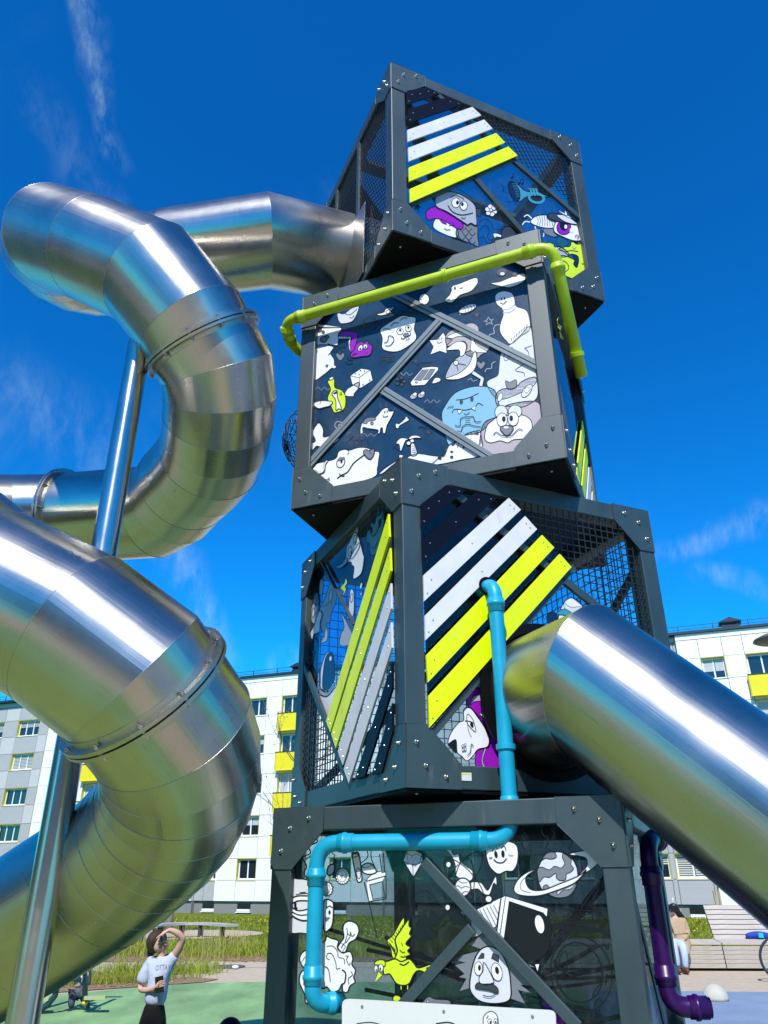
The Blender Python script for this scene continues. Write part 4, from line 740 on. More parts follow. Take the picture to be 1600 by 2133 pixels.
PL('c2', 'astronaut_print', F('W', [(320, 912), (342, 880), (430, 890), (520, 790), (537, 800), (510, 900), (435, 1170)], 1.3), F('W', [(340, 700), (345, 560), (400, 380), (460, 340), (500, 400), (515, 600), (505, 700), (420, 830), (345, 790)]), F('N', [(368, 790), (372, 600), (402, 420), (452, 350), (497, 400), (511, 560), (495, 720), (420, 812)], 1), O('W', 465, 425, 14, 28, 5, 0), F('G', [(330, 800), (420, 852), (510, 745), (502, 790), (420, 886), (335, 862)], 1.3))
PL('c2', 'wave_scribble_print', [L([(515, 350+45*i), (540, 390+45*i), (560, 350+45*i), (590, 390+45*i)], .9) for i in range(8)], L([(215, 380), (260, 330), (240, 440)], 1.2), L([(260, 560), (290, 620), (260, 690)], 1), L([(200, 540), (230, 600), (200, 620)], 1))

# lowest cube
P0 = lambda cr, name, *l: print_(0, 'F', cr, name, list(l))
OWD = 3.0
P0('d1', 'goggle_robot_print', F('P', [(90, 830), (200, 775), (330, 800), (450, 890), (470, 1300), (400, 1440), (220, 1445), (72, 1390)], None), F('W', [(105, 1080), (110, 1020), (200, 985), (450, 1000), (450, 1050), (200, 1045)]), L([(155, 970), (250, 955), (350, 955)], 1.4), L([(200, 945), (280, 938)], 1.4), L([(150, 1070), (150, 1130), (175, 1140)], 5), F('W', [(90, 1120), (200, 1170), (450, 1120), (450, 1230), (250, 1290), (90, 1210)]), L([(105, 1180), (220, 1225), (440, 1190)], 2.6),
   F('W', [(500, 1055), (600, 1050), (622, 1120), (610, 1320), (570, 1400), (500, 1400)]), L([(530, 1140), (570, 1110), (610, 1135)], 2.4), O('K', 572, 1190, 14, 26, 0, 0), X('M', [(520, 1250), (575, 1255), (530, 1300)], 1.8))
P0('d1', 'gear_print', X('W', [(732+(95 if i % 2 else 78)*math.cos(a), 743+(108 if i % 2 else 90)*math.sin(a)) for i, a in enumerate(np.linspace(0, 2*math.pi, 32, endpoint=False))]), L(ell(725, 742, 58, 68), 1, 'K', False, True), O('P', 724, 742, 10, 13, 0, 1))
P0('d1', 'small_gear_print', X('W', [(540+(80 if i % 2 else 66)*math.cos(a), 900+(95 if i % 2 else 80)*math.sin(a)) for i, a in enumerate(np.linspace(0, 2*math.pi, 26, endpoint=False))]), L(ell(535, 900, 45, 55), 1, 'K', False, True))
P0('d1', 'cogwheel_print', F('W', [(540, 700), (560, 620), (630, 595), (625, 690), (570, 735)]), L([(600, 460), (640, 480), (620, 520), (650, 550), (630, 600)], 2.4, 'K', False))
P0('d1', 'test_tube_print', F('W', [(850, 480), (880, 455), (935, 470), (972, 760), (950, 815), (918, 805), (895, 720)]), L(ell(890, 485, 38, 22, -10), 2, 'K', False, True), O('P', 930, 705, 24, 68, -6, 1.3), F('W', [(970, 620), (1040, 580), (1100, 600), (1150, 690), (1060, 720), (980, 690)]), L(ell(1030, 610, 55, 25, -15), 1.4, 'K', False, True), L([(1040, 430), (1040, 510), (960, 580)], 2.2), L([(1085, 430), (1090, 530), (1160, 690)], 2.2))
P0('d1', 'television_print', L([(1000, 815), (1060, 1060), (1270, 1020), (1270, 745), (1020, 805)], 3, 'K', False), L([(1065, 850), (1110, 1030), (1260, 1000), (1220, 810), (1065, 850)], 2.2, 'K', False), X('W', [(1030, 815), (1250, 750), (1225, 800), (1060, 845), (1100, 1035), (1062, 1045)], 0), X('W', [(1050, 760), (1130, 690), (1260, 680), (1265, 735), (1030, 800)], 1.5), L([(1190, 470), (1220, 700), (1255, 690), (1235, 460)], 2.4, 'K', False), L([(1060, 1070), (1160, 1500)], 2.2, 'K', False))
P0('d1', 'curl_print', L([(385, 240), (420, 320), (320, 370), (335, 460), (240, 510), (290, 620), (255, 700), (300, 780)], 2.6), L([(160, 470), (200, 520), (150, 640), (180, 760)], 1.8))
P0('d2', 'bulb_print', F('W', [(610, 190), (625, 130), (680, 100), (760, 130), (788, 210), (750, 300), (680, 345), (640, 440), (600, 450), (550, 400), (585, 335), (620, 280)]), L([(550, 400), (585, 340), (640, 380), (605, 445)], 1.6, 'K', False), L([(590, 400), (625, 345)], 2), L([(630, 345), (660, 240), (650, 175)], 1.6), L([(660, 235), (690, 260), (695, 220), (710, 270), (745, 245)], 1.6), L([(640, 345), (690, 270)], 1.4))
P0('d2', 'brain_print', F('W', [(400, 330), (430, 270), (480, 290), (560, 320), (550, 390), (600, 450), (690, 440), (720, 520), (710, 580), (750, 650), (730, 720), (745, 780), (690, 820), (660, 890), (610, 880), (600, 800), (560, 870), (480, 885), (430, 830), (390, 850), (300, 800), (230, 600), (230, 400)]), L([(430, 380), (500, 380), (550, 440), (560, 500), (620, 520), (630, 580)], 1.7), L([(460, 530), (430, 510), (440, 460), (490, 470), (530, 560), (540, 630), (580, 620)], 1.7), L([(640, 490), (670, 490), (650, 530), (680, 590), (690, 560)], 1.6), L([(600, 640), (640, 680), (630, 780), (600, 800)], 3), L([(700, 660), (715, 700), (670, 740), (675, 800)], 1.6), L([(405, 600), (450, 640), (470, 770)], 1.7))
P0('d2', 'snail_print', F('W', [(130, 540), (150, 460), (215, 420), (240, 480), (240, 640), (190, 640)]), L([(150, 560), (190, 500), (225, 490)], 1.4), L([(175, 610), (205, 550), (235, 540)], 1.4), F('W', [(125, 770), (140, 680), (190, 640), (225, 680), (185, 740), (195, 820), (235, 930), (225, 1015), (195, 1005), (185, 920), (150, 840)]))
P0('d2', 'bird_print', F('L', [(1100, 320), (1170, 250), (1275, 70), (1290, 130), (1230, 260), (1220, 360), (1200, 510), (1160, 500), (1140, 400)], 2), [L([(1105+24*i, 325-26*i), (1150+16*i, 370-30*i)], 1.2) for i in range(8)], [L([(1120+12*i, 345+18*i), (1195, 420+14*i)], 1.2) for i in range(7)],
   F('L', [(1340, 80), (1345, 150), (1370, 180), (1350, 240), (1370, 270), (1310, 350), (1360, 390), (1330, 430), (1360, 470), (1310, 500), (1345, 540), (1290, 580), (1240, 580), (1180, 540), (1215, 430), (1190, 310), (1240, 220)]), F('L', [(1060, 560), (1110, 545), (1190, 520), (1260, 550), (1345, 520), (1400, 570), (1450, 620), (1600, 575), (1610, 615), (1540, 625), (1660, 690), (1590, 705), (1460, 650), (1400, 690), (1350, 790), (1280, 815), (1200, 790), (1130, 690), (1065, 690)]), L([(1240, 575), (1290, 590), (1345, 550)], 3), [L([(1260, 340+0*i), (1275, 380)], 1.4), L([(1240, 420), (1275, 450), (1300, 440)], 1.6), L([(1250, 490), (1290, 500), (1300, 480)], 1.6)],
   F('L', [(960, 580), (980, 545), (1030, 530), (1075, 545), (1075, 600), (1020, 590)], 2), eye(978, 630, 20, 40, 2, 15), eye(1032, 620, 26, 42, -6, 12), X('L', [(1005, 655), (1050, 700), (962, 782)], 2), L([(1255, 820), (1258, 860)], 1.6, 'L'), L([(1330, 815), (1328, 860)], 1.6, 'L'), F('L', [(1165, 960), (1190, 925), (1245, 940), (1250, 990), (1180, 990)], 2), F('L', [(1280, 990), (1285, 935), (1320, 930), (1335, 990)], 2))
P0('d3', 'diamond_print', X('P', [(165, 320), (280, 315), (365, 360), (380, 450), (255, 660), (120, 450)]), L([(120, 450), (185, 490), (255, 497), (320, 490), (380, 450)], 1.6, 'K', False), L([(165, 330), (185, 480), (235, 390), (245, 497), (290, 400), (325, 490), (365, 365)], 1.5, 'K', False), L([(245, 497), (252, 655)], 1.3, 'K', False), L([(165, 345), (235, 390), (290, 360), (365, 400)], 1.3, 'K', False))
P0('d3', 'rocket_smoke_print', F('W', [(650, 285), (725, 285), (765, 370), (835, 365), (850, 450), (940, 530), (1010, 580), (1010, 680), (960, 720), (1060, 720), (1130, 740), (1200, 830), (1250, 760), (1310, 650), (1320, 760), (1280, 740), (1230, 880), (1150, 870), (1080, 810), (980, 810), (900, 700), (800, 640), (790, 500), (730, 370)], 1.6))
P0('d3', 'atom_print', L(ell(890, 640, 140, 370, 38, 48), 2.2, 'K', False, True), L(ell(900, 700, 130, 360, -42, 48), 2.2, 'K', False, True), L(ell(900, 790, 130, 380, 6, 48), 2.2, 'K', False, True), O('W', 887, 788, 103, 118), L([(830, 700), (880, 735), (940, 725)], 1.4), L([(800, 780), (830, 770), (870, 800), (910, 780), (975, 790)], 1.4), L([(820, 855), (870, 870), (910, 845), (960, 850)], 1.4), O('W', 703, 498, 36, 42), O('W', 692, 1048, 36, 42), O('W', 1218, 940, 46, 46))
P0('d3', 'apple_print', F('W', [(1180, 300), (1220, 220), (1380, 190), (1540, 220), (1595, 300), (1590, 470), (1530, 580), (1440, 585), (1340, 622), (1240, 540), (1195, 430)]), O('K', 1312, 370, 22, 48, -10, 0), O('K', 1402, 362, 22, 48, -5, 0), L([(1265, 330), (1290, 275), (1340, 300)], 1.8), L([(1375, 290), (1420, 262), (1440, 320)], 1.8), L([(1285, 430), (1330, 470), (1400, 470), (1450, 420)], 2.4), [L([(1225+14*i, 425), (1238+14*i, 400)], 1.1) for i in range(3)], [L([(1470+22*i, 370+4*i), (1495+22*i, 385)], 1.1) for i in range(3)])
P0('d4', 'ringed_planet_print', F('W', [(985, 320), (1100, 285), (1300, 280), (1320, 400), (1230, 490), (1090, 560), (1120, 520), (1185, 450), (1180, 370), (1110, 340)], 2.6), O('P', 862, 545, 228, 258), F('M', [(640, 480), (690, 460), (770, 490), (830, 450), (900, 470), (940, 420), (915, 350), (930, 310), (1010, 370), (1010, 430), (1040, 480), (1000, 520), (960, 540), (950, 600), (890, 610), (850, 580), (840, 530), (770, 575), (710, 570), (660, 625), (640, 560)], 1.6), F('M', [(690, 380), (740, 310), (820, 295), (850, 340), (820, 365), (770, 370), (730, 360)], 1.5), F('M', [(700, 690), (740, 655), (775, 690), (850, 720), (860, 770), (920, 720), (1010, 700), (1080, 640), (1000, 770), (870, 800), (760, 760)], 1.5),
   F('W', [(630, 480), (520, 560), (515, 640), (570, 710), (700, 715), (850, 660), (1090, 560), (1180, 490), (1060, 630), (850, 720), (640, 780), (440, 770), (375, 710), (420, 600), (520, 520)], 2.6), L([(590, 510), (460, 620), (460, 710), (560, 745)], 1.2))
P0('d4', 'bomb_box_print', X('W', [(-100, 960), (230, 800), (185, 1120), (60, 1200), (-100, 1250)], 2.4), [L([(-80+38*i, 960-14*i), (30+38*i, 1180-16*i)], 1.1, 'K', False) for i in range(7)], X('W', [(235, 800), (290, 770), (225, 1250), (180, 1240)], 2.4), F('K', [(320, 840), (560, 880), (750, 1010), (790, 1180), (740, 1400), (600, 1500), (420, 1480), (280, 1350), (260, 1200), (290, 950)], 1), X('W', [(285, 780), (755, 920), (742, 1015), (700, 970), (325, 840), (262, 1290), (215, 1260)], 2.4), O('W', 662, 1095, 48, 102, -12, 0), X('W', [(610, 1540), (660, 1535), (640, 1620)], 1))
# a generic wild-haired moustached cartoon professor
P0('d5', 'wild_hair_man_print', X('M', [(480, 300), (350, 255), (420, 215), (520, 130), (470, 210), (600, 110), (560, 200), (640, 215), (790, 265), (710, 290), (830, 325), (760, 370), (900, 440), (800, 430), (960, 590), (780, 580), (890, 650), (760, 620), (820, 730), (700, 690), (400, 600), (290, 630), (345, 530), (285, 515), (330, 490), (255, 420), (340, 400), (265, 385), (300, 340)], 2.6), F('P', [(375, 590), (400, 420), (450, 310), (530, 272), (620, 320), (680, 440), (700, 560), (695, 690), (600, 725), (480, 715), (410, 670)]), X('D', [(440, 372), (470, 325), (490, 330), (488, 365)], 1.6), X('D', [(548, 365), (560, 325), (605, 350), (605, 398)], 1.6), eye(445, 448, 32, 55, 8, -6), eye(590, 475, 42, 72, 2, -12, -12), F('P', [(490, 400), (480, 470), (450, 520), (460, 565), (510, 570), (550, 565), (565, 540)], 1.8), F('D', [(420, 600), (440, 560), (500, 580), (560, 575), (600, 610), (595, 645), (540, 625), (480, 615)], 1.6), L([(480, 660), (530, 672), (580, 655)], 1.8))
P0('d5', 'violet_glove_print', F('V', [(950, 740), (970, 710), (990, 740), (1010, 720), (1035, 760), (1070, 730), (1110, 800), (1120, 900), (1070, 960), (1010, 800)], 2))
P0('d5', 'grey_fish_print', F('M', [(5, 710), (50, 670), (100, 690), (210, 700), (205, 740), (0, 740)], 2), O('W', 42, 708, 7, 9, 0, 1))
P0('d5', 'loop_print', L(ell(1240, 480, 185, 240, -12, 60), 3.2, 'K', False, True), L(ell(1260, 490, 240, 300, -14, 60), 2.6, 'K', False, True), L(ell(1110, 420, 35, 110, 12, 30), 1.6, 'K', False, True), L([(1400, 280), (1440, 255), (1470, 300), (1480, 250)], 2.2), L([(1470, 540), (1450, 560), (1465, 490), (1455, 580)], 2.2), L([(1340, 700), (1370, 620), (1440, 545)], 2.2), L([(1360, 760), (1390, 690), (1420, 720), (1390, 800)], 2.2), L([(1040, 380), (1110, 460), (1200, 510)], 5.5))
P0('d4', 'pliers_print', L([(780, 1110), (1000, 1080), (1340, 1060)], 7), L([(780, 1112), (1050, 1140), (1300, 1160), (1400, 1050)], 7))
P0('d4', 'cable_print', L([(850, 880), (940, 930), (1330, 950)], 2.6, 'K', False))
P0('d4', 'elbow_print', L([(1340, 610), (1120, 930), (1150, 990), (1240, 980), (1250, 1060)], 3), L([(1310, 720), (1210, 880), (1380, 1030)], 3, 'K', False))
P0('d4', 'scribble_print', L([(480, 60), (520, 130), (460, 190), (500, 270)], 2), L([(680, 40), (700, 100), (760, 150), (740, 240)], 2.2), L([(930, 40), (960, 60), (940, 130), (1030, 170), (990, 250), (1020, 290)], 2.4), L([(790, 40), (830, 90), (800, 160)], 2.2))
P0('d3', 'black_bird_print', F('K', [(600, 1190), (640, 1080), (700, 1000), (760, 1040), (850, 1100), (950, 1250), (870, 1270), (780, 1240), (690, 1140)], 1), F('K', [(300, 1230), (380, 1150), (450, 1180), (490, 1090), (540, 1150), (600, 1220), (530, 1260), (480, 1320), (560, 1400), (400, 1470), (250, 1420)], 1), L([(600, 1300), (680, 1230), (780, 1170)], 3), [L([(700+30*i, 1300), (690+30*i, 1430)], 1.2) for i in range(5)], L([(420, 820), (540, 960), (620, 1010)], 2.6), L([(270, 900), (340, 840), (420, 830)], 2))
OWD = 1.9
# white board bolted across the lower part of the lowest cube's front
def rr(pts, r=10):
    o = []; k = len(pts)
    for i in range(k):
        a, b, c = (Vector(pts[(i+j) % k]) for j in (-1, 0, 1)); p = b+(a-b).normalized()*r; q = b+(c-b).normalized()*r
        for t in (0, .33, .66, 1): o.append(tuple(p*(1-t)**2+b*2*t*(1-t)+q*t*t))
    return o
sb = poly_part(0, 'F', 'sign_board', rr(px('d6', [(181, 678), (1258, 738), (1262, 1500), (178, 1500)]), 14), 'signboard', .010, .012, .002)
n_ = Vector(NRM['F'])
sm = MB()
for x, y in ((278, 720), (690, 744), (1138, 770)): sm.lathe(pf(0, 'F', *px('d6', [(x, y)])[0], .0225), n_, [(.008, 0), (.006, .004), (.001, .005)], 8)
sm.build('board_screws', 'bolt', BOX[0]['o'])
print_(0, 'F', 'd6', 'ghost_print', [F('W', [(890, 830), (892, 770), (925, 744), (958, 765), (965, 830), (960, 960), (895, 960)], 1.8), O('W', 922, 795, 10, 14, 0, 1.3), O('W', 952, 795, 10, 14, 0, 1.3), O('K', 925, 798, 4, 7, 0, 0), O('K', 952, 798, 4, 7, 0, 0), L([(905, 780), (915, 765)], 1.4)], off=.0235)
print_(0, 'F', 'd6', 'board_drawing_print', [L([(250, 806), (330, 800), (420, 830)], 2), L([(650, 806), (720, 800), (780, 830)], 2.6)], off=.0235)
# ------------------------------------------------------------------ stainless tube slides
TR = .40
def tube_slide(name, nodes, label, flanges=(), r0=TR, n=72, weld=True):
    P = [Vector(p) for p in nodes]; k = len(P); root = empty(name, P[-1], 0, label, 'slide'); o = P[-1]
    D = [(P[i+1]-P[i]).normalized() for i in range(k-1)]
    ref = Vector((0, 0, 1)); vlen = 0
    for i in range(k-1):
        d = D[i]; x = d.cross(ref).normalized(); y = x.cross(d); L_ = (P[i+1]-P[i]).length; r = r0+(.0007 if i % 2 else 0)
        n0 = (D[i-1]+d).normalized() if i else d; n1 = (D[i+1]+d).normalized() if i < k-2 else d
        V, UV = [], []
        for e, (c, nn) in enumerate(((P[i], n0), (P[i+1], n1))):
            for j in range(n+1):
                a = 2*math.pi*j/n; q = (x*math.cos(a)+y*math.sin(a))*r; t = -q.dot(nn)/d.dot(nn)
                V.append(c+q+d*t-o); UV.append((j/n*2*math.pi*r, vlen+(L_ if e else 0)+t))
        m = n+1; fs = [(j, j+1, m+j+1, m+j) for j in range(n)]
        me = mesh('tube_segment', V, fs, 'steel', None, True, [UV[q] for f in fs for q in f])
        ob('tube_segment', me, root); vlen += L_
        if weld and i:
            ring = [V[j]*1.0+(V[j]-(P[i]-o)).normalized()*.0006 for j in range(n)]
            MB().tube(ring, .0013, 5, closed=True).build('weld_seam', 'bolt', root, True)
    for i, t, blue in flanges:
        c = P[i]*(1-t)+P[i+1]*t-o; d = D[i]; mb = MB()
        mb.lathe(c-d*.02, d, [(r0+.004, -.035), (r0+.006, -.004), (r0+.042, -.002), (r0+.042, .017), (r0+.006, .019), (r0+.006, .025), (r0+.042, .027), (r0+.042, .044), (r0+.006, .046), (r0+.004, .075)], n)
        fo = mb.build('flange', 'steel', root, False); me = fo.data
        lay = me.uv_layers.new(name='UVMap')
        x = d.cross(ref).normalized(); y = x.cross(d)
        for j in range(12):
            a = 2*math.pi*j/12+.2; q = (x*math.cos(a)+y*math.sin(a))
            MB().lathe(c+q*(r0+.024)-d*.044, d, [(.006, 0), (.006, .008), (.012, .009), (.012, .018), (.012, .070), (.012, .079), (.006, .08), (.006, .09)], 6).build('bolt', 'bolt', fo)
    return root
def nd(u, v, w): return un(u, v, 2*TR*CF/w)
spiral = [(830, 560, 165), (750, 543, 172), (558, 503, 190), (362, 530, 183), (248, 562, 184), (160, 552, 191), (114, 514, 203), (122, 498, 212), (197, 522, 220), (315, 573, 230), (399, 674, 235), (452, 770, 234), (456, 868, 227), (438, 950, 214), (385, 1012, 202), (318, 1066, 192),
          (125, 1080, 187), (-60, 1084, 195), (-205, 1076, 218), (-262, 1066, 258), (-172, 1096, 302), (-35, 1216, 332), (151, 1311, 342), (279, 1408, 347), (358, 1514, 337), (380, 1608, 322), (352, 1690, 311), (300, 1750, 303), (215, 1822, 297), (60, 1920, 291), (-130, 2035, 286)]
spiral = [nd(*q) for q in spiral]
def densify(P, ids):                     # halve the pieces in the bends
    o = []
    for i, p_ in enumerate(P):
        o.append(p_)
        if i in ids: a_, b_, c_, d_ = P[i-1], P[i], P[i+1], P[min(i+2, len(P)-1)]; o.append(-.0625*a_+.5625*b_+.5625*c_-.0625*d_)
    return o
spiral = densify(spiral, {4, 5, 11, 12, 13, 14, 16, 17, 18, 19, 20, 24, 25, 26, 27})
e_ = spiral[-1]+(spiral[-1]-spiral[-2])*1.6; spiral += [e_, e_+np.array([-.7, .1, -.12])]
tube_slide('tube_slide', spiral, 'long winding stainless steel tube slide coming out of the topmost cube', [(12, .45, 0), (21, .93, 0), (34, .26, 1), (3, .9, 0)])
# mouth of the winding slide: steel plate on the cube's left side
poly_part(3, 'L', 'slide_mouth_plate', [(761, 421), (736, 464), (690, 480), (690, 606), (740, 597), (757, 566)], 'weld', .009, .005)
# straight slide out of the second cube
M_ = BOX[1]; q = pf(1, 'F', 1140, 1458); Mw = Vector(M_['c'])+Vector(M_['e1'])*q.x+Vector(M_['e2'])*q.y+Vector((0, 0, q.z)); nw = -Vector(M_['e2'])
A2 = Mw+nw*.44; A3 = Vector(un(1655, 1745, 2*TR*CF/362)); dd = (A3-A2).normalized(); A4 = A2+dd*((A2.z-.85)/-dd.z); A5 = A4+Vector((dd.x, dd.y, 0)).normalized()*.8+Vector((0, 0, -.1))
tube_slide('straight_tube_slide', [Mw-nw*.25, A2, A4, A5], 'straight stainless steel tube slide running down to the right from the second cube')
d_ = dd; x_ = d_.cross(Vector((0, 0, 1))).normalized(); y_ = x_.cross(d_)
sroot = bpy.data.objects['straight_tube_slide']
for a_ in (25, 118):
    q_ = (x_*math.cos(R(a_))+y_*math.sin(R(a_)))*(TR+.001); MB().tube([A2+d_*.45+q_-A5, A4+q_-A5], .0022, 6).build('lengthwise_seam', 'weld', sroot, True)
rim = MB().lathe(q+Vector((0, -.003, 0)), (0, -1, 0), [(.47, 0), (.47, .012), (.415, .013), (.415, .0)], 64); rim.build('slide_mouth_rim', 'black', BOX[1]['o'])
# support pole of the winding slide
yp = 4.32
def at_y(u, v, y): d = ray(u, v); return CAM+d*(y-CAM[1])/d[1]
pb = at_y(46, 2133, yp); pt = at_y(281, 712, yp)
pole = MB(); n = 40; zt = pt[2]+.12
V = [(pb[0]+.078*math.cos(2*math.pi*j/n), yp+.078*math.sin(2*math.pi*j/n), z) for z in (0, zt) for j in range(n+1)]
fs = [(j, j+1, n+1+j+1, n+1+j) for j in range(n)]; uvp = [(j/n*.5, z) for z in (0, zt) for j in range(n+1)]
po = empty('slide_support_post', (pb[0], yp, 0), 0, 'tall stainless steel post holding up the winding slide', 'post')
ob('post', mesh('post', [(a-pb[0], b-yp, c) for a, b, c in V], fs, 'steelpole', None, True, [uvp[q] for f in fs for q in f]), po)
MB().lathe((0, 0, 0), (0, 0, 1), [(.16, .0), (.16, .012), (.082, .013), (.082, .02)], 32).build('base_plate', 'weld', po)
MB().bar((0, 0, zt-.02), (.10, .05, zt+.28), .05, .02).build('saddle', 'weld', po)

# ------------------------------------------------------------------ coloured pipes
def fillet(pts, rad, n=10):
    P = [Vector(p) for p in pts]; o = [P[0]]; ends = []
    for i in range(1, len(P)-1):
        a, b = (P[i-1]-P[i]), (P[i+1]-P[i]); r = min(rad, a.length*.48, b.length*.48); p, q = P[i]+a.normalized()*r, P[i]+b.normalized()*r
        ends.append((p, a.normalized(), q, b.normalized()))
        o += [p*(1-t)**2+P[i]*2*t*(1-t)+q*t*t for t in np.linspace(0, 1, n)]
    return o+[P[-1]], ends
def pipe(name, pts, r, m, label, rad=.12, clips=(), skip=()):
    path, ends = fillet(pts, rad); root = empty(name, path[-1], 0, label, 'pipe'); o = Vector(path[-1])
    MB().tube([p-o for p in path], r, 20).build('pipe_run', m, root, True)
    for i, (p, da, q, db) in enumerate(ends):
        for c, d in ((p, da), (q, db)):
            if (i, c is q) in skip: continue
            MB().lathe(c-o, d, [(r, -.004), (r+.006, .0), (r+.0065, .022), (r+.012, .026), (r+.012, .042), (r+.006, .046), (r+.006, .085), (r, .089)], 24).build('coupling', m, root, True)
    for c, d in clips:
        c, d = Vector(c), Vector(d); MB().lathe(c-o, d, [(r+.001, -.016), (r+.011, -.014), (r+.011, .014), (r+.001, .016)], 24).build('pipe_clip', m, root, False)
    return root
def wld(b, p): B = BOX[b]; return Vector(B['c']+B['e1']*p[0]+B['e2']*p[1]+np.array([0, 0, p[2]]))
h0 = pf(1, 'F', 1012, 1224, 0); hx, hz = h0.x, h0.z
Wt = wld(1, (hx, -.10, hz)); Wi = wld(1, (hx, .12, hz))
yb = pf(0, 'F', 690, 1756, .055); zrun = yb.z+BOX[0]['c'][2]
Wd = Vector((Wt.x, Wt.y, zrun))
le = pf(0, 'F', 661, 1760, .055); lo = pf(0, 'F', 652, 2098, .055)
WL = wld(0, (le.x, -.055, yb.z)); WB = wld(0, (le.x, -.055, lo.z+.01)); WE = wld(0, (le.x+.10, .10, lo.z+.01))
pipe('blue_pipe', [Wi, Wt, Wd, WL, WB, WE], .0435, 'cyanpipe', 'bright blue drainpipe bending down from the second cube across the lowest cube', .13,
     [(wld(1, (hx, -.10, pf(1, 'F', 1050, 1556, .1).z)), (0, 0, 1))])
hole = MB().lathe((hx, -.0215, hz), (0, -1, 0), [(.062, 0), (.062, .004), (.05, .004), (.05, .0)], 28); hole.build('pipe_hole', 'black', BOX[1]['o'])
za = pf(2, 'F', 660, 650, .1).z; zb = pf(2, 'F', 1100, 530, .1).z; zl = (za+zb)/2
re = [(2.10, -.11, zl), (2.135, .40, zl-.83)]
pipe('lime_pipe', [wld(2, (.10, .36, zl-.20)), wld(2, (-.13, .10, zl-.12)), wld(2, (-.11, -.11, zl))]+[wld(2, p) for p in re], .0435, 'limepipe', 'lime green pipe running along the top front edge of the third cube', .13,
     [(wld(2, (1.28, -.11, zl)), tuple(BOX[2]['e1'])), (wld(2, (2.127, .31, zl-.69)), tuple(wld(2, re[1])-wld(2, re[0])))])
# small butterfly clip on the side of the third cube
bt = pf(2, 'R', 1163, 685, .03); bm = MB()
for a in (45, 135, 225, 315): bm.prism([bt+Vector((.004, .0, 0)), bt+Vector((.004, .07*math.cos(R(a-22)), .07*math.sin(R(a-22)))), bt+Vector((.02, .085*math.cos(R(a)), .085*math.sin(R(a)))), bt+Vector((.004, .07*math.cos(R(a+22)), .07*math.sin(R(a+22))))], (1, 0, 0), .003)
bm.build('butterfly_ornament', 'lime', BOX[2]['o'])
pv = Vector(un(1346, 1748, 3.95)); pv2 = Vector(un(1383, 1742, 4.25)); pl_ = Vector(gz(1395, 2110, .47)); pl_ = Vector((pv.x, pv.y, 0)); zl2 = float(at_y(1395, 2098, pv.y)[2])
pe = Vector(at_y(1482, 2110, pv.y-.02))
pipe('purple_pipe', [Vector((pv2.x, pv2.y+.05, 2.35)), Vector((pv2.x, pv2.y, pv.z)), pv, Vector((pv.x, pv.y, zl2)), Vector((pe.x, pe.y, zl2))], .044, 'purplepipe', 'purple drainpipe, darkened for shade, beside the right side of the lowest cube', .13)
# ------------------------------------------------------------------ people
mat('skin', (.56, .35, .26), .5, spec=.35, noise=(30, .05)); mat('hair_brown', (.035, .018, .010), .6, noise=(60, .4), bump=(26, .9, .02, (1, 1, .2))); mat('hair_black', (.006, .005, .006), .35)
mat('tee', (.44, .49, .62), .85, spec=.15, bump=(14, .5, .02)); mat('trouser_black', (.008, .008, .010), .85, spec=.15, bump=(16, .5, .015)); mat('print_ink', (.10, .15, .30), .8)  # tee colour tinted blue to carry the shade on the chest
mat('coat', (.42, .30, .19), .85, spec=.15, bump=(14, .5, .02)); mat('jeans', (.42, .50, .62), .85, spec=.15, bump=(16, .4, .015)); mat('shoe_brown', (.10, .035, .018), .5)
mat('lip', (.36, .16, .13), .5); mat('eyewhite', (.7, .7, .68), .3); mat('shirt_white', (.7, .7, .7), .85); mat('trouser_pattern', (.06, .07, .10), .85, noise=(9, .9)); mat('shoe_dark', (.02, .03, .05), .5)
mat('phone_glass', (.006, .006, .008), .15)
def skin(name, V, E_, rad, m, parent, sub=2, loc=None, root=0):
    me = bpy.data.meshes.new(name); o_ = Vector(loc) if loc is not None else Vector()
    me.from_pydata([tuple(Vector(v)-o_) for v in V], E_, []); me.materials.append(MATS[m])
    o = bpy.data.objects.new(name, me); link(o, parent)
    md = o.modifiers.new('skin', 'SKIN'); md.use_smooth_shade = True
    if not me.skin_vertices:
        raise RuntimeError('no skin layer')
    for i, r in enumerate(rad):
        sv = me.skin_vertices[0].data[i]; sv.radius = r if isinstance(r, tuple) else (r, r); sv.use_root = (i == root)
    s = o.modifiers.new('sub', 'SUBSURF'); s.levels = sub; s.render_levels = sub
    return o
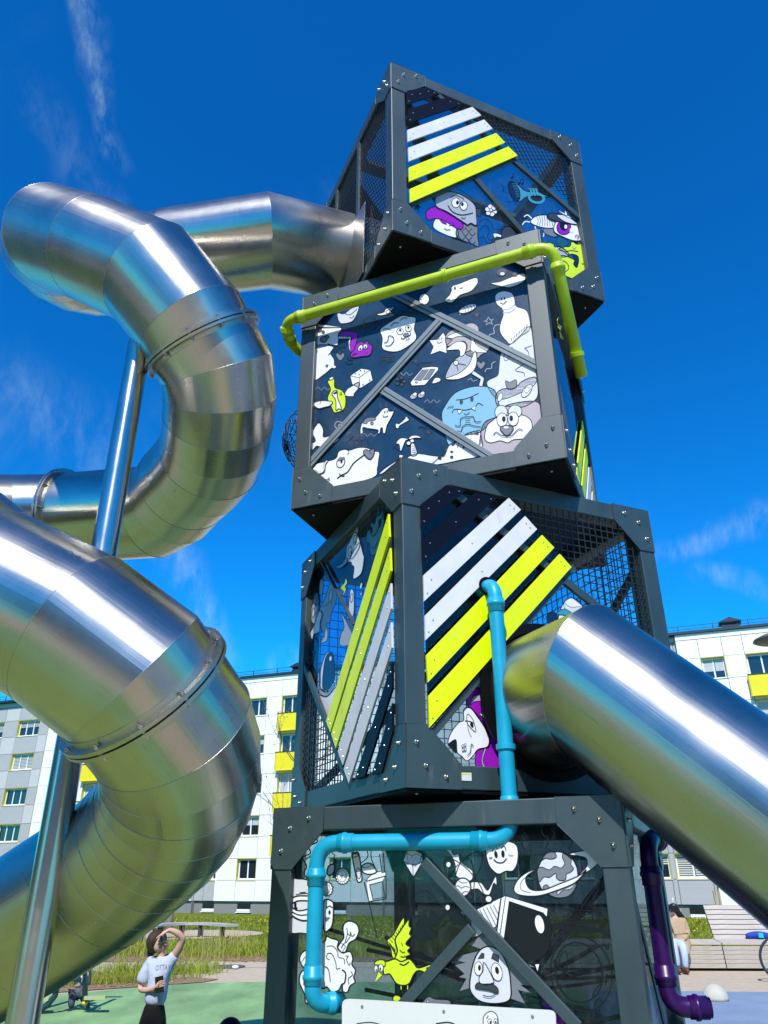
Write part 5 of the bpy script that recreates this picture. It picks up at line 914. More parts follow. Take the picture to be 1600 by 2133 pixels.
class G:                                               # a small joint graph
    def __init__(s): s.v, s.e, s.r, s.n = [], [], [], {}
    def add(s, name, p, r, to=None):
        s.n[name] = len(s.v); s.v.append(Vector(p)); s.r.append(r)
        if to is not None: s.e.append((s.n[to], s.n[name]))
    def chain(s, base, pts, rs, pre):
        for i, (p, r) in enumerate(zip(pts, rs)): s.add(f'{pre}{i}', p, r, base if i == 0 else f'{pre}{i-1}')
    def hand(s, wrist, palm, fdir, side, pre, k=1.0, curl=Vector((0, 0, 0))):
        """palm + four fingers of unequal length + a thumb off the side of the palm"""
        W = s.v[s.n[wrist]]; palm = Vector(palm); f = Vector(fdir).normalized(); sd = Vector(side).normalized()
        s.add(pre+'palm', W*.45+palm*.55, .017*k, wrist); s.add(pre+'kn', palm, (.022*k, .013*k), pre+'palm')
        for i, (o_, l) in enumerate(((-.020, .046), (-.007, .054), (.007, .050), (.020, .040))):
            a = palm+sd*o_*k+f*.018*k; b = a+f*l*.5*k+curl*.3; c = a+f*l*.9*k+curl
            s.chain(pre+'kn', [a, b, c], [.0068*k, .0062*k, .005*k], f'{pre}f{i}_')
        t = W*.5+palm*.5-sd*.022*k; s.chain(pre+'palm', [t, t+f*.025*k-sd*.010*k, t+f*.045*k-sd*.008*k+curl*.5], [.008*k, .0072*k, .006*k], pre+'th')
    def make(s, name, m, parent, loc, sub=2): return skin(name, s.v, s.e, s.r, m, parent, sub, loc)
def blob(name, c, r, m, parent, loc, rot=None):
    mb = MB(); n = 12; prof = [(math.sin(math.pi*i/8), -math.cos(math.pi*i/8)) for i in range(9)]
    V = [(p*math.cos(2*math.pi*j/n), p*math.sin(2*math.pi*j/n), h) for p, h in prof for j in range(n)]
    Rm = rot.to_matrix() if rot is not None else Matrix.Identity(3)
    V = [Rm @ Vector((x*r[0], y*r[1], z*r[2]))+Vector(c)-Vector(loc) for x, y, z in V]
    mb.add(V, [(i*n+j, i*n+(j+1) % n, (i+1)*n+(j+1) % n, (i+1)*n+j) for i in range(8) for j in range(n)]); return mb.build(name, m, parent, True)

# girl shading her eyes, looking up at the tower
YG = 7.25
def jg(x, y, dy=0.0): return Vector(at_y(260+x/8.433, 1880+y/8.433, YG+dy))
gl0 = jg(520, 1900); gl0 = Vector((gl0.x, YG, 0))
girl = empty('person', gl0, 0, 'child in a pale T-shirt and black trousers shading the eyes with one hand', 'person')
b = G()
b.add('pelvis', jg(520, 1950), .07); b.add('spine', jg(590, 1500), .07, 'pelvis'); b.add('chest', jg(630, 1130), (.085, .06), 'spine'); b.add('neckb', jg(650, 960), .036, 'chest'); b.add('neck', jg(640, 880), .030, 'neckb')
b.add('skull', jg(585, 700), .072, 'neck'); b.add('jaw', jg(690, 760, -.035), .036, 'skull'); b.add('chin', jg(742, 790, -.045), .016, 'jaw')
b.add('brow', jg(640, 620, -.055), .026, 'skull'); b.add('nose', jg(735, 690, -.085), .0075, 'brow')
b.add('ear', jg(505, 822, -.065), .014, 'skull')
b.chain('chest', [jg(440, 1040, -.01), jg(330, 1290, -.02), jg(262, 1530, -.03)], [.036, .031, .026], 'ra'); b.chain('ra2', [jg(380, 1545, -.09), jg(480, 1525, -.13)], [.023, .018], 'rb')
b.hand('rb1', jg(560, 1470, -.15), jg(620, 1400, -.15)-jg(560, 1470, -.15)+Vector((.02, 0, 0)), Vector((0, -.2, 1)), 'rh', .95, Vector((.012, -.012, -.008)))
b.chain('chest', [jg(850, 960, .02), jg(950, 820, -.02), jg(1025, 630, -.05)], [.038, .034, .031], 'la'); b.chain('la2', [jg(920, 530, -.08), jg(790, 480, -.10)], [.028, .020], 'lb')
b.hand('lb1', jg(700, 520, -.11), jg(590, 590, -.11)-jg(700, 520, -.11), Vector((0, 1, .25)), 'lh', 1.0, Vector((-.004, 0, -.01)))
b.make('body', 'skin', girl, gl0)
t = G(); t.add('hem', jg(505, 1850), (.122, .095)); t.add('waist', jg(560, 1600), (.120, .092), 'hem'); t.add('ribs', jg(600, 1330), (.112, .085), 'waist'); t.add('chest', jg(630, 1110), (.108, .075), 'ribs'); t.add('collar', jg(645, 975), .050, 'chest')
t.chain('chest', [jg(450, 1060, -.01), jg(350, 1260, -.02), jg(280, 1460, -.03)], [.055, .058, .060], 's'); t.chain('chest', [jg(830, 980, .02), jg(905, 900, -.01)], [.052, .052], 'q')
shirt = t.make('shirt', 'tee', girl, gl0)
p = G(); p.add('top', jg(530, 1700), (.098, .072)); p.add('hip', jg(515, 1880), (.115, .088), 'top'); p.add('hip2', jg(500, 2010), (.115, .09), 'hip')
hz_ = jg(500, 2010)
for k, sx in (('l', -1), ('r', 1)):
    p.chain('hip2', [hz_+Vector((sx*.058, 0, -.10)), Vector((hz_.x+sx*.066, YG-.01, .30)), Vector((hz_.x+sx*.066, YG, .06))], [.066, .055, .050], k)
p.make('trousers', 'trouser_black', girl, gl0)
for sx in (-1, 1): blob('shoe', Vector((hz_.x+sx*.07, YG-.04, .035)), (.035, .08, .035), 'shoe_dark', girl, gl0)
def hair_cap(c, r, face, up, m, parent, loc, tail=None, cut=.30):
    c, f, u_ = Vector(c), Vector(face).normalized(), Vector(up).normalized(); n, k = 20, 12; V = []
    for i in range(k+1):
        for j_ in range(n):
            a_, b_ = math.pi*i/k, 2*math.pi*j_/n; d_ = Vector((math.sin(a_)*math.cos(b_), math.sin(a_)*math.sin(b_), math.cos(a_)))
            fr_ = d_.dot(f)-.45*max(0, d_.dot(u_)); t_ = min(1, max(0, (fr_-cut)/.18)); lo = max(0, -d_.dot(u_)-.55)*.5
            V.append(c+d_*r*(1.06+.025*math.sin(9*b_+3*a_)-.36*t_-lo)-Vector(loc))
    mb = MB().add(V, [(i*n+j_, i*n+(j_+1) % n, (i+1)*n+(j_+1) % n, (i+1)*n+j_) for i in range(k) for j_ in range(n)])
    if tail: mb.tube([Vector(q_)-Vector(loc) for q_ in tail[0]], tail[1], 10)
    return mb.build('hair', m, parent, True)
hair_cap(jg(565, 690, .005), .084, jg(740, 700, -.11)-jg(565, 690), jg(480, 560)-jg(585, 700), 'hair_brown', girl, gl0, ([jg(480, 770, .05), jg(462, 860, .07), jg(445, 940, .07), jg(425, 1020, .06)], [.035, .034, .026, .008]))
blob('eye', jg(655, 668, -.094), (.009, .004, .0022), 'hair_brown', girl, gl0); blob('mouth', jg(722, 740, -.083), (.013, .007, .0055), 'lip', girl, gl0); blob('eyebrow', jg(632, 640, -.084), (.010, .003, .0018), 'hair_brown', girl, gl0)
def text_on(txt, size, c, target, parent, loc, m, name):
    cu = bpy.data.curves.new(name, 'FONT'); cu.body = txt; cu.size = size; cu.align_x = 'CENTER'; tmp = bpy.data.objects.new('tmp', cu); COL.objects.link(tmp)
    dg = bpy.context.evaluated_depsgraph_get(); me = bpy.data.meshes.new_from_object(tmp.evaluated_get(dg)); bpy.data.objects.remove(tmp)
    Rm = Matrix.Rotation(R(90), 3, 'X')
    for v in me.vertices:
        q = Vector(v.co); q.y *= 1.5; q.y -= 1.1*q.x*q.x; v.co = Rm @ q+Vector(c)-Vector(loc)
    me.materials.clear(); me.materials.append(MATS[m]); o = bpy.data.objects.new(name, me); link(o, parent)
    s = o.modifiers.new('wrap', 'SHRINKWRAP'); s.target = target; s.wrap_method = 'PROJECT'; s.use_project_y = True; s.use_project_z = False; s.use_negative_direction = True; s.use_positive_direction = True; s.offset = .002
    return o
text_on('OTTAWA', .034, jg(655, 1200, -.16), shirt, girl, gl0, 'print_ink', 'shirt_print')
ph = MB().box((0, 0, 0), (.066, .008, .115)).build('phone', 'phone_glass', None, bevel=.004, loc=jg(610, 1440, -.150)); ph.rotation_euler = (R(4), R(-10), R(12)); tag(ph, 'black phone held at the waist by the child in the pale T-shirt', 'phone')

# woman on the timber deck
YW = 17.0
def jw(x, y, dy=0.0): return Vector(at_y(1360+x/6.667, 1840+y/6.667, YW+dy))
wl0 = jw(420, 1200, -.35); wl0.z = 0
wom = empty('person', wl0, 0, 'woman with long black hair in a beige coat sitting on the timber deck', 'person')
b = G(); b.add('pelvis', jw(330, 780, .1), .12); b.add('chest', jw(320, 560), (.14, .09), 'pelvis'); b.add('neck', jw(300, 455), .045, 'chest'); b.add('skull', jw(285, 360), .082, 'neck'); b.add('jaw', jw(258, 415, -.05), .042, 'skull'); b.add('nose', jw(248, 390, -.10), .010, 'skull')
b.chain('chest', [jw(215, 520), jw(225, 680, -.06), jw(300, 800, -.22)], [.05, .042, .030], 'r'); b.hand('r2', jw(335, 850, -.28), Vector((.3, -.1, -1)), Vector((1, -.4, .2)), 'rh', 1.15, Vector((.01, .02, 0)))
b.chain('chest', [jw(425, 520), jw(480, 690, -.03), jw(410, 810, -.22)], [.05, .042, .030], 'l'); b.hand('l2', jw(355, 860, -.30), Vector((-.3, -.1, -1)), Vector((-1, -.4, .2)), 'lh', 1.15, Vector((-.01, .02, 0)))
b.make('body', 'skin', wom, wl0)
j = G(); j.add('hip', jw(340, 830, .05), .12)
j.chain('hip', [jw(280, 850, -.32), jw(320, 1010, -.36), jw(350, 1165, -.34)], [.085, .068, .055], 'r'); j.chain('hip', [jw(420, 870, -.32), jw(445, 1030, -.36), jw(458, 1195, -.34)], [.085, .068, .055], 'l')
j.make('jeans', 'jeans', wom, wl0)
c = G(); c.add('skirt', jw(370, 830, .02), (.19, .16)); c.add('waist', jw(345, 720, .02), (.165, .12), 'skirt'); c.add('chest', jw(325, 560), (.175, .115), 'waist'); c.add('collar', jw(308, 480), (.09, .07), 'chest')
c.chain('chest', [jw(212, 525, -.01), jw(222, 680, -.06), jw(285, 775, -.2)], [.078, .068, .056], 'r'); c.chain('chest', [jw(430, 525, .0), jw(482, 690, -.03), jw(425, 785, -.2)], [.078, .068, .056], 'l')
c.chain('skirt', [jw(470, 900, -.16), jw(485, 1000, -.22)], [.075, .045], 'k')
c.make('coat', 'coat', wom, wl0)
MB().tube([jw(545, 800, -.12), jw(560, 920, -.2), jw(590, 1040, -.24), jw(612, 1130, -.25)], [.02, .028, .024, .02], 8).build('coat_belt', 'coat', wom, True)
MB().prism([jw(300, 480, -.13), jw(345, 480, -.13), jw(335, 620, -.15)], (0, -1, 0), .006).build('blouse', 'shirt_white', wom)
hair_cap(jw(292, 358, .02), .098, Vector((-.35, -1, -.05)), Vector((0, .1, 1)), 'hair_black', wom, wl0, ([jw(320, 380, .07), jw(350, 420, .09), jw(400, 460, .07), jw(470, 500, .05)], [.08, .075, .05, .015]), .45)
blob('sunglasses', jw(268, 380, -.118), (.062, .02, .024), 'phone_glass', wom, wl0); blob('mouth', jw(262, 428, -.108), (.024, .008, .008), 'lip', wom, wl0)
for x, y in ((352, 1215), (462, 1228)):
    q = jw(x, y, -.42); blob('shoe', Vector((q.x, q.y, .055)), (.055, .14, .055), 'shoe_brown', wom, wl0)

# small child on the air walker, mostly behind the slide
YC = 12.35
def jc(x, y, dy=0.0): return Vector(at_y(x/5.333, 1900+y/5.333, YC+dy))
cl0 = jc(880, 1150); cl0.z = 0
kid = empty('person', cl0, 0, 'small child in dark patterned trousers standing behind the exercise machine', 'person')
b = G(); b.add('pelvis', jc(870, 850, .1), .07); b.add('chest', jc(880, 690, .1), .075, 'pelvis'); b.add('neck', jc(885, 610, .1), .03, 'chest'); b.add('skull', jc(885, 540, .1), .07, 'neck')
b.chain('chest', [jc(810, 660, .1), jc(790, 740, .05), jc(820, 700, -.05)], [.03, .026, .022], 'r'); b.chain('chest', [jc(950, 660, .1), jc(985, 740, .05), jc(1000, 690, -.05)], [.03, .026, .022], 'l')
b.hand('r2', jc(835, 670, -.08), Vector((0, 0, 1)), Vector((1, 0, 0)), 'rh', .8, Vector((0, -.02, 0))); b.hand('l2', jc(1000, 660, -.08), Vector((0, 0, 1)), Vector((1, 0, 0)), 'lh', .8, Vector((0, -.02, 0)))
b.make('body', 'skin', kid, cl0)
t = G(); t.add('w', jc(872, 840, .1), .082); t.add('c', jc(880, 690, .1), (.095, .07), 'w'); t.chain('c', [jc(815, 660, .1), jc(795, 720, .06)], [.04, .036], 'r'); t.chain('c', [jc(945, 660, .1), jc(980, 720, .06)], [.04, .036], 'l'); t.make('shirt', 'shirt_white', kid, cl0)
t = G(); t.add('hip', jc(872, 870, .1), .085); t.chain('hip', [jc(815, 920, .05), jc(790, 1000, 0), jc(795, 1075, .02)], [.062, .05, .042], 'r'); t.chain('hip', [jc(920, 910, .05), jc(950, 1000, 0), jc(975, 1080, 0)], [.062, .05, .042], 'l'); t.make('trousers', 'trouser_pattern', kid, cl0)
for x, y, a in ((775, 1120, 35), (968, 1140, -10)):
    q = jc(x, y); blob('shoe', q, (.045, .10, .05), 'shoe_dark', kid, cl0)
blob('hair', jc(885, 520, .12), (.08, .085, .075), 'hair_brown', kid, cl0)

# ------------------------------------------------------------------ air walker exercise machine
mat('teal_steel', (.016, .05, .065), .35, spec=.5); mat('red_plastic', (.55, .02, .02), .35); mat('cap_yellow', (.7, .5, .01), .4); mat('tread', (.35, .42, .20), .6)
am0 = Vector((jc(700, 1100).x, YC-.2, 0)); am = empty('exercise_machine', am0, 0, 'dark teal outdoor air walker with hanging foot plates and a red bumper behind the post', 'exercise machine')
def tb(name, pts, r, m='teal_steel', par=am, o=am0): return MB().tube([Vector(q)-o for q in pts], r, 10).build(name, m, par, True)
xf = jc(400, 1100).x
tb('frame', [(xf, YC, 0), (xf, YC, 1.35), (xf+.3, YC, 1.5), (jc(980, 300).x, YC, 1.5)], .05)
arm = tb('swing_arm', [(jc(945, 400).x, YC-.2, 1.46), jc(945, 560, -.2), jc(945, 1000, -.2)], .036)
blob('end_cap', jc(942, 1008, -.2), (.045, .045, .03), 'cap_yellow', arm, am0)
MB().prism([jc(935, 935, -.32)-am0, jc(1170, 928, -.32)-am0, jc(1172, 925, -.12)-am0, jc(960, 925, -.12)-am0], (0, 0, -1), .045).build('foot_plate', 'tread', arm)
arm2 = tb('swing_arm', [(jc(700, 500).x, YC-.3, 1.46), jc(655, 760, -.3), jc(610, 930, -.3), jc(530, 1030, -.3), jc(430, 1095, -.3)], .04)
MB().prism([jc(440, 960, -.35)-am0, jc(545, 935, -.35)-am0, jc(548, 925, -.15)-am0, jc(440, 930, -.15)-am0], (0, 0, -1), .05).build('foot_plate', 'tread', arm2)
for y in (805, 840): blob('bumper', jc(598, y, -.36), (.045, .04, .03), 'red_plastic', arm2, am0)
for x in (905, 985):
    MB().tube([jc(x+(28 if i else 0)*0+14*math.cos(a)*1.6, 690+110*math.sin(a), -.25)-am0 for i, a in enumerate(np.linspace(0, 2*math.pi, 20, endpoint=False))], .014, 8, closed=True).build('handle', 'teal_steel', am, True)
tb('link', [jc(720, 715, -.25), jc(800, 748, -.25), jc(900, 750, -.25)], .026)

# ------------------------------------------------------------------ timber deck with sloping back, woman, bag
mat('timber', (.45, .40, .345), .8, spec=.2, noise=(7, .22, (.5, 8, 8)), bump=(12, .5, .006, (.3, 9, 9))); mat('deckframe', (.03, .03, .03), .7)
dk0 = Vector(gz(1440, 2022)); deck = empty('timber_deck_seat', dk0, R(-3), 'long weathered timber deck seat with a sloping slatted back behind the sand', 'bench')
def plank(x0, x1, y, z, tilt, wd): 
    m_ = MB().box(((x0+x1)/2, 0, 0), (x1-x0, wd, .032)).mesh('plank', 'timber'); o = ob('plank', m_, deck, (0, y, z), (tilt, 0, 0), bevel=.004); return o
prof = [(.02+.012*i, .075+.075*i, R(98), .066) for i in range(5)]+[(.10+.115*i, .452+.012*i, R(4), .105) for i in range(4)]
for x0, x1 in ((-3.2, .68), (.70, 4.6)):
    for y, z, t_, wd in prof: plank(x0, x1, y, z, t_, wd)
for i in range(7): plank(.73+.0*i, 4.6, .60+.055*i, .53+.088*i, R(58), .090)
dkf = MB()
for x in (-3.0, -1.2, .69, 2.6, 4.4): dkf.box((x, .36, .20), (.06, .46, .38))
for x in (.8, 2.6, 4.4): dkf.bar((x, .64, .40), (x, 1.08, 1.06), .06)
dkf.box((.7, .35, .05), (7.7, .5, .06)); dkf.build('frame', 'deckframe', deck)
mat('bag_blue', (.004, .035, .30), .7, bump=(9, .8, .03)); mat('bag_cyan', (.02, .40, .52), .6)
q = Vector(at_y(1580, 1968, dk0.y+.42)); bag = empty('bag', (q.x, q.y, .50), 0, 'crumpled bright blue bag lying on the timber deck', 'bag')
g = G()
for i, (x, y, z, r) in enumerate(((-.22, 0, .05, .05), (-.1, .02, .07, .07), (.02, -.02, .08, .075), (.16, .02, .07, .07), (.3, 0, .05, .05), (.4, .02, .04, .03))): g.add(f'p{i}', (x, y, z), r, f'p{i-1}' if i else None)
g.make('bag_body', 'bag_blue', bag, (0, 0, 0)); MB().box((.05, -.085, .075), (.10, .02, .09)).build('pocket', 'bag_cyan', bag, bevel=.005)

# ------------------------------------------------------------------ bicycle at the right edge
mat('tyre', (.02, .02, .02), .7); mat('bike_paint', (.02, .02, .025), .3, spec=.6); mat('chrome', (.7, .7, .7), .15, 1.0)
wc = Vector(at_y(1628, 2013, 15.3)); bk = empty('bicycle', (wc.x, wc.y, 0), R(-6), 'dark bicycle standing on the sand at the right edge by the timber deck', 'bicycle')
def wheel(x):
    w_ = MB().tube([(x+.33*math.cos(a), 0, .345+.33*math.sin(a)) for a in np.linspace(0, 2*math.pi, 40, endpoint=False)], .020, 8, closed=True).build('wheel', 'tyre', bk, True)
    MB().tube([(x+.305*math.cos(a), 0, .345+.305*math.sin(a)) for a in np.linspace(0, 2*math.pi, 40, endpoint=False)], .008, 6, closed=True).build('rim', 'chrome', w_, True)
    s = MB()
    for a in np.linspace(0, 2*math.pi, 18, endpoint=False): s.bar((x, 0, .345), (x+.3*math.cos(a), 0, .345+.3*math.sin(a)), .003)
    s.build('spokes', 'chrome', w_)
wheel(0); wheel(1.05)
for nm, pts, r in (('frame', [(.16, 0, .83), (.62, 0, .30), (.80, 0, .80), (.20, 0, .80)], .017), ('frame', [(.80, 0, .80), (1.05, 0, .345), (.62, 0, .30)], .012), ('fork', [(0, 0, .345), (.10, 0, .70), (.16, 0, .92), (.13, 0, 1.0)], .016), ('handlebar', [(-.05, -.29, 1.0), (.08, -.2, 1.03), (.13, 0, 1.02), (.08, .2, 1.03), (-.05, .29, 1.0)], .013)): MB().tube(pts, r, 8).build(nm, 'bike_paint', bk, True)
MB().prism([(.70, -.02, .93), (.98, -.08, .95), (.98, .08, .95), (.70, .02, .93)], (0, 0, 1), .04).build('saddle', 'tyre', bk, bevel=.01); MB().tube([(.80, 0, .8), (.84, 0, .94)], .012, 8).build('seat_post', 'chrome', bk)
MB().lathe((.62, -.04, .30), (0, -1, 0), [(.09, 0), (.09, .006), (.02, .008)], 20).bar((.62, -.07, .30), (.55, -.07, .16), .02).box((.55, -.11, .15), (.09, .07, .02)).build('crank', 'bike_paint', bk)

# ------------------------------------------------------------------ small things on the ground
mat('concrete_white', (.46, .44, .37), .8, noise=(14, .1), bump=(60, .4, .006))
q = Vector(gz(1500, 2087)); d = empty('dome_seat', (q.x, q.y+.15, 0), 0, 'pale half dome stone sitting on the blue grey ground', 'dome')
m_ = MB().lathe((0, 0, 0), (0, 0, 1), [(.185*math.cos(a)*(1+.02*math.sin(3*a)), .21*math.sin(a)) for a in np.linspace(0, math.pi/2-.02, 9)], 24).mesh('stone', 'concrete_white', True); ob('stone', m_, d)
q = Vector(at_y(481, 2118, 9.2)); bo = empty('bollard', (q.x, q.y, 0), 0, 'black rounded head of a low post at the bottom edge, left of the tower', 'bollard')
MB().lathe((0, 0, 0), (0, 0, 1), [(.05, 0), (.05, q.z-.2)]+[(.125*math.cos(a), q.z-.125+.125*math.sin(a)) for a in np.linspace(-1.1, 1.55, 10)], 24).build('post_head', 'black', bo, True)
q = Vector(gz(476, 2014)); mh = empty('drain_cover', (q.x, q.y, .0), 0, 'round dark drain cover lying in the sand path', 'drain cover')
mat('castiron', (.08, .07, .065), .6); MB().lathe((0, 0, -.01), (0, 0, 1), [(.34, 0), (.34, .022), (.28, .026), (.27, .02), (.02, .022)], 28).build('lid', 'castiron', mh)
q = Vector(gz(490, 2018)); pbg = blob('paper_bag', (q.x, q.y, .03), (.07, .05, .035), 'shirt_white', None, (0, 0, 0)); tag(pbg, 'small crumpled white paper beside the drain cover', 'litter')
# street lamp at the right edge
q = Vector(at_y(1616, 1330, 15.0)); la = empty('street_lamp', (q.x+.55, q.y, 0), 0, 'street lamp with a dark flat disc head at the upper right edge', 'street lamp')
mat('lamp_grey', (.10, .10, .10), .45); MB().tube([(0, 0, 0), (0, 0, q.z-.1), (-.2, 0, q.z+.05), (-.5, 0, q.z+.05)], .05, 12).build('lamp_post', 'lamp_grey', la, True)
MB().lathe((-.55, 0, q.z-.06), (0, 0, 1), [(.40, 0), (.44, .02), (.42, .05), (.25, .13), (.08, .18), (.02, .19)], 32).build('lamp_head', 'lamp_grey', la, True)
# wooden stakes by the building
mat('stakewood', (.42, .30, .17), .8)
for u, t_ in ((1499, 0), (1507, .06)):
    q = Vector(at_y(u, 1906, 46.0)); st_ = MB().bar((0, 0, -.9), (-.10+t_, 0, 1.0), .09).build('wooden_stake', 'stakewood', None, loc=(q.x, q.y, 0)); tag(st_, 'left of the two thin wooden stakes leaning by the white wall' if t_ == 0 else 'right of the two thin wooden stakes leaning by the white wall', 'stake', 'stakes by the wall')
# curved bench and table in the seat circle
mat('benchtop', (.40, .40, .40), .5, noise=(4, .08)); mat('benchleg', (.02, .02, .022), .6)
cv = [Vector(at_y(u, v, y)) for u, v, y in ((322, 1929, 28.6), (360, 1926, 29.4), (400, 1923.5, 29.8), (440, 1924, 29.4), (484, 1927, 28.4))]
cb0 = Vector((cv[2].x, cv[2].y, -.2)); cb = empty('curved_bench', cb0, 0, 'long curved grey bench on dark legs in the lawn behind the path', 'bench')
sm_ = [Vector((*p_, 0)) for p_ in arc([(p_.x, p_.y) for p_ in cv])]; zt = cv[2].z
for i in range(len(sm_)-1): MB().bar(sm_[i]+Vector((0, 0, zt))-cb0, sm_[i+1]+Vector((0, 0, zt))-cb0, .46, .07).build('seat_board', 'benchtop', cb)
for i in (2, 6, 10, 14): MB().box(sm_[i]+Vector((0, 0, (zt-.3)/2))-cb0, (.12, .35, zt+.28)).build('leg', 'benchleg', cb)
q = Vector(at_y(312, 1930, 25.5)); tb0 = Vector((q.x, q.y, -.1)); tab = empty('low_table', tb0, 0, 'small square grey table on dark legs in front of the curved bench', 'table')
MB().box((0, 0, q.z+.1), (.62, .62, .05)).build('table_top', 'benchtop', tab, bevel=.006)
for sx in (-.2, .2):
    for sy in (-.2, .2): MB().box((sx, sy, (q.z+.05)/2), (.07, .07, q.z+.10)).build('leg', 'benchleg', tab)

# ------------------------------------------------------------------ trees in early spring
mat('bark', (.22, .17, .12), .9, noise=(12, .35, (1, 1, .3)), bump=(20, 1, .03)); mat('twig', (.24, .20, .17), .9); mat('bud_leaf', (.20, .26, .03), .7)
def tree(x, y, h, r, label, seed, lean=0.0, leaves=0, nmain=6):
    rn = random.Random(seed); z0 = gh(x, y)-.05; root = empty('bare_tree', (x, y, z0), 0, label, 'tree', 'young trees by the building')
    tr_ = MB(); pts = [Vector((lean*t*t*h+.06*math.sin(5*t+seed), .05*math.cos(4*t), h*t)) for t in np.linspace(0, .92, 12)]; tr_.tube(pts, [r*(1-.8*t) for t in np.linspace(0, 1, 12)], 10); tr_.build('trunk', 'bark', root, True)
    cr_ = MB(); tips = []
    def br(p, d, L_, rr_, depth):
        q = [p]; dd_ = Vector(d)
        for i in range(4):
            dd_ = (dd_+Vector((rn.uniform(-.22, .22), rn.uniform(-.22, .22), rn.uniform(-.08, .2)))).normalized(); q.append(q[-1]+dd_*L_/4)
        cr_.tube(q, [rr_*(1-.17*i) for i in range(5)], 5 if depth < 2 else 4, cap=False); tips.extend(q[2:])
        if depth < 3:
            for i in range(rn.choice((3, 4)) if depth < 2 else 3):
                k = rn.randint(1, 4); nd_ = (dd_+Vector((rn.uniform(-1, 1), rn.uniform(-1, 1), rn.uniform(-.35, .75)))*.85).normalized(); br(q[k], nd_, L_*rn.uniform(.45, .7), max(.004, rr_*.5), depth+1)
    for i in range(nmain):
        t = .32+.6*i/nmain; p = pts[int(t*11)]; a = 2.4*i+seed; br(p, Vector((math.cos(a), math.sin(a), .55)), h*.34*(1.1-.4*t), r*.36, 0)
    cr_.build('crown', 'twig', root)
    if leaves:
        lf = MB()
        for i in range(leaves):
            p = rn.choice(tips)+Vector((rn.gauss(0, .05), rn.gauss(0, .05), rn.gauss(0, .05))); s = rn.uniform(.02, .045); a = Vector((rn.gauss(0, 1), rn.gauss(0, 1), rn.gauss(0, 1))).normalized(); e = a.orthogonal().normalized()
            lf.add([p-e*s, p+a*s*1.8, p+e*s], [(0, 1, 2)])
        lf.build('leaves', 'bud_leaf', root, kind='stuff')
q = at_y(352, 1928, 33); tree(q[0], q[1], 7.2, .16, 'leafless tree with a pale trunk standing behind the curved bench', 3)
q = at_y(628, 1935, 27); tree(q[0], q[1], 7.0, .085, 'bare branched tree reaching over the wall just left of the tower', 11, -.01, 200, 7)

# ------------------------------------------------------------------ grass, mulch and flowers
sheet('mulch_bed', [(-20, 22.6), (-6, 22.8), (3.4, 22.2), (3.4, 19.5), (0, 19.3), (-4, 19.7), (-9, 19.0), (-20, 19.4)], .003, 'mulch')
sheet('mulch_strip', [(-9.5, 17.5), (-6.5, 17.6), (-4.6, 16.8), (-3.0, 15.95), (-3.2, 15.5), (-5.2, 14.25), (-9, 12.85)], .002, 'mulch')
mat('blade', (.23, .27, .026), .7, spec=.25, noise=(3, .35)); mat('blade_dark', (.19, .215, .014), .7, spec=.25, noise=(3, .35)); mat('dry_blade', (.34, .30, .09), .8); mat('dandelion', (.75, .55, .01), .6)
def blades(name, pts, h, wd, m, label, lean=.95):
    n = len(pts); a = rng.uniform(0, 2*np.pi, n); hh = h*rng.uniform(.45, 1.15, n); b_ = rng.uniform(0, 2*np.pi, n); P = np.asarray(pts)
    w2 = np.stack([np.cos(a), np.sin(a), 0*a], 1)*wd*.5; ln = np.stack([np.cos(b_), np.sin(b_), 0*b_], 1)*(hh*lean*rng.uniform(.1, 1, n))[:, None]; up = np.stack([0*a, 0*a, hh], 1)
    V = np.concatenate([P-w2, P+w2, P+ln*.35+up*.55+w2*.7, P+ln*.35+up*.55-w2*.7, P+ln+up*.95], 0); i = np.arange(n)
    f = [tuple(q) for q in np.stack([i, i+n, i+2*n, i+3*n], 1).tolist()]+[tuple(q) for q in np.stack([i+3*n, i+2*n, i+4*n], 1).tolist()]
    o = ob(name, mesh(name, V.tolist(), f, m)); tag(o, label, 'grass'); o['kind'] = 'stuff'; return o
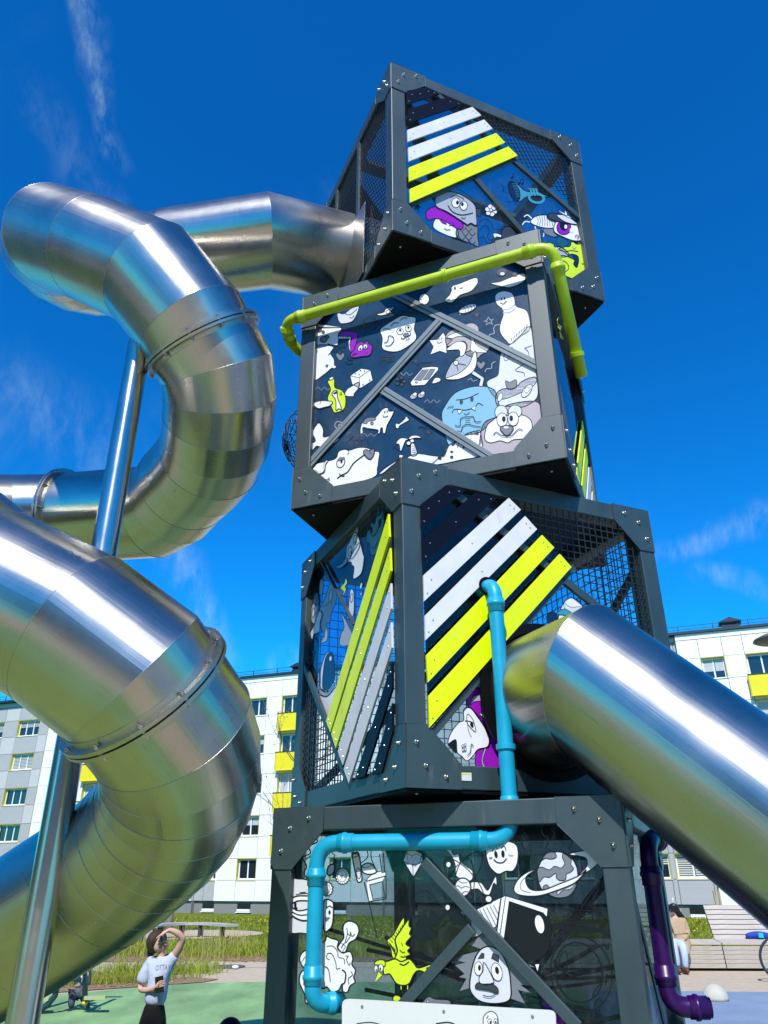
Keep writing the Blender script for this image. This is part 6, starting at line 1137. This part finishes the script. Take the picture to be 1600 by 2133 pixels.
def scatter(n, x0, x1, y0, y1, clump=0, spread=.3):
    if clump:
        cx, cy = rng.uniform(x0, x1, clump), rng.uniform(y0, y1, clump); k = rng.integers(0, clump, n); x, y = cx[k]+rng.normal(0, spread, n), cy[k]+rng.normal(0, spread, n)
    else: x, y = rng.uniform(x0, x1, n), rng.uniform(y0, y1, n)
    return np.stack([x, y, np.array([gh(a, c_) for a, c_ in zip(x, y)])-.02], 1)
def outside(p): return p[((p[:, 0]-sc_c[0])/3.3)**2+((p[:, 1]-sc_c[1])/3.7)**2 > 1]
blades('tall_grass', scatter(15000, -13, 3.2, 20.6, 24.5, 420, .30), .29, .020, 'blade', 'tall clumpy fresh grass in the planted bed beyond the sand path')
blades('dry_stalks', scatter(1500, -13, 3.2, 20.3, 25, 60, .2), .75, .012, 'dry_blade', 'thin reddish brown dry stalks rising from the planted bed', .2)
blades('lawn_grass', outside(scatter(42000, -24, 24, 24, 52)), .13, .05, 'blade_dark', 'short lawn grass between the path and the building')
blades('lawn_edge_grass', scatter(9000, 3.6, 13, 18.2, 24), .12, .02, 'blade_dark', 'short lawn grass behind the timber deck')
g2 = scatter(5200, -9, -3.3, 14.6, 17.2, 120, .16); g2 = g2[g2[:, 1] > 12.85+(g2[:, 0]+9)*.44+.35]
blades('path_edge_grass', g2, .30, .014, 'blade', 'tufts of grass along the edge of the green play surface behind the child')
fl_ = MB()
for x, y, z in outside(scatter(900, -22, 22, 24, 50, 60, 1.1)): fl_.lathe((x, y, z+.10), (0, 0, 1), [(.035, 0), (.03, .02)], 5)
o = fl_.build('dandelions', 'dandelion'); tag(o, 'scattered yellow dandelions in the lawn', 'flowers'); o['kind'] = 'stuff'
# loose wood chips
ch = MB()
for x, y, z in np.concatenate([scatter(2600, -12, 3.3, 19.2, 21.4), scatter(700, -8, -3.6, 14.7, 16.2)]):
    if y < 18 and y < 12.85+(x+9)*.44: continue
    a = random.uniform(0, 6.28); s = random.uniform(.03, .07); rt = Matrix.Rotation(a, 3, 'Z') @ Matrix.Rotation(random.uniform(-.5, .5), 3, 'X'); ch.box((x, y, z+.03), (s, s*.5, .012), rt)
o = ch.build('wood_chips', 'mulch'); tag(o, 'loose wood chips along the planted bed', 'wood chips'); o['kind'] = 'stuff'
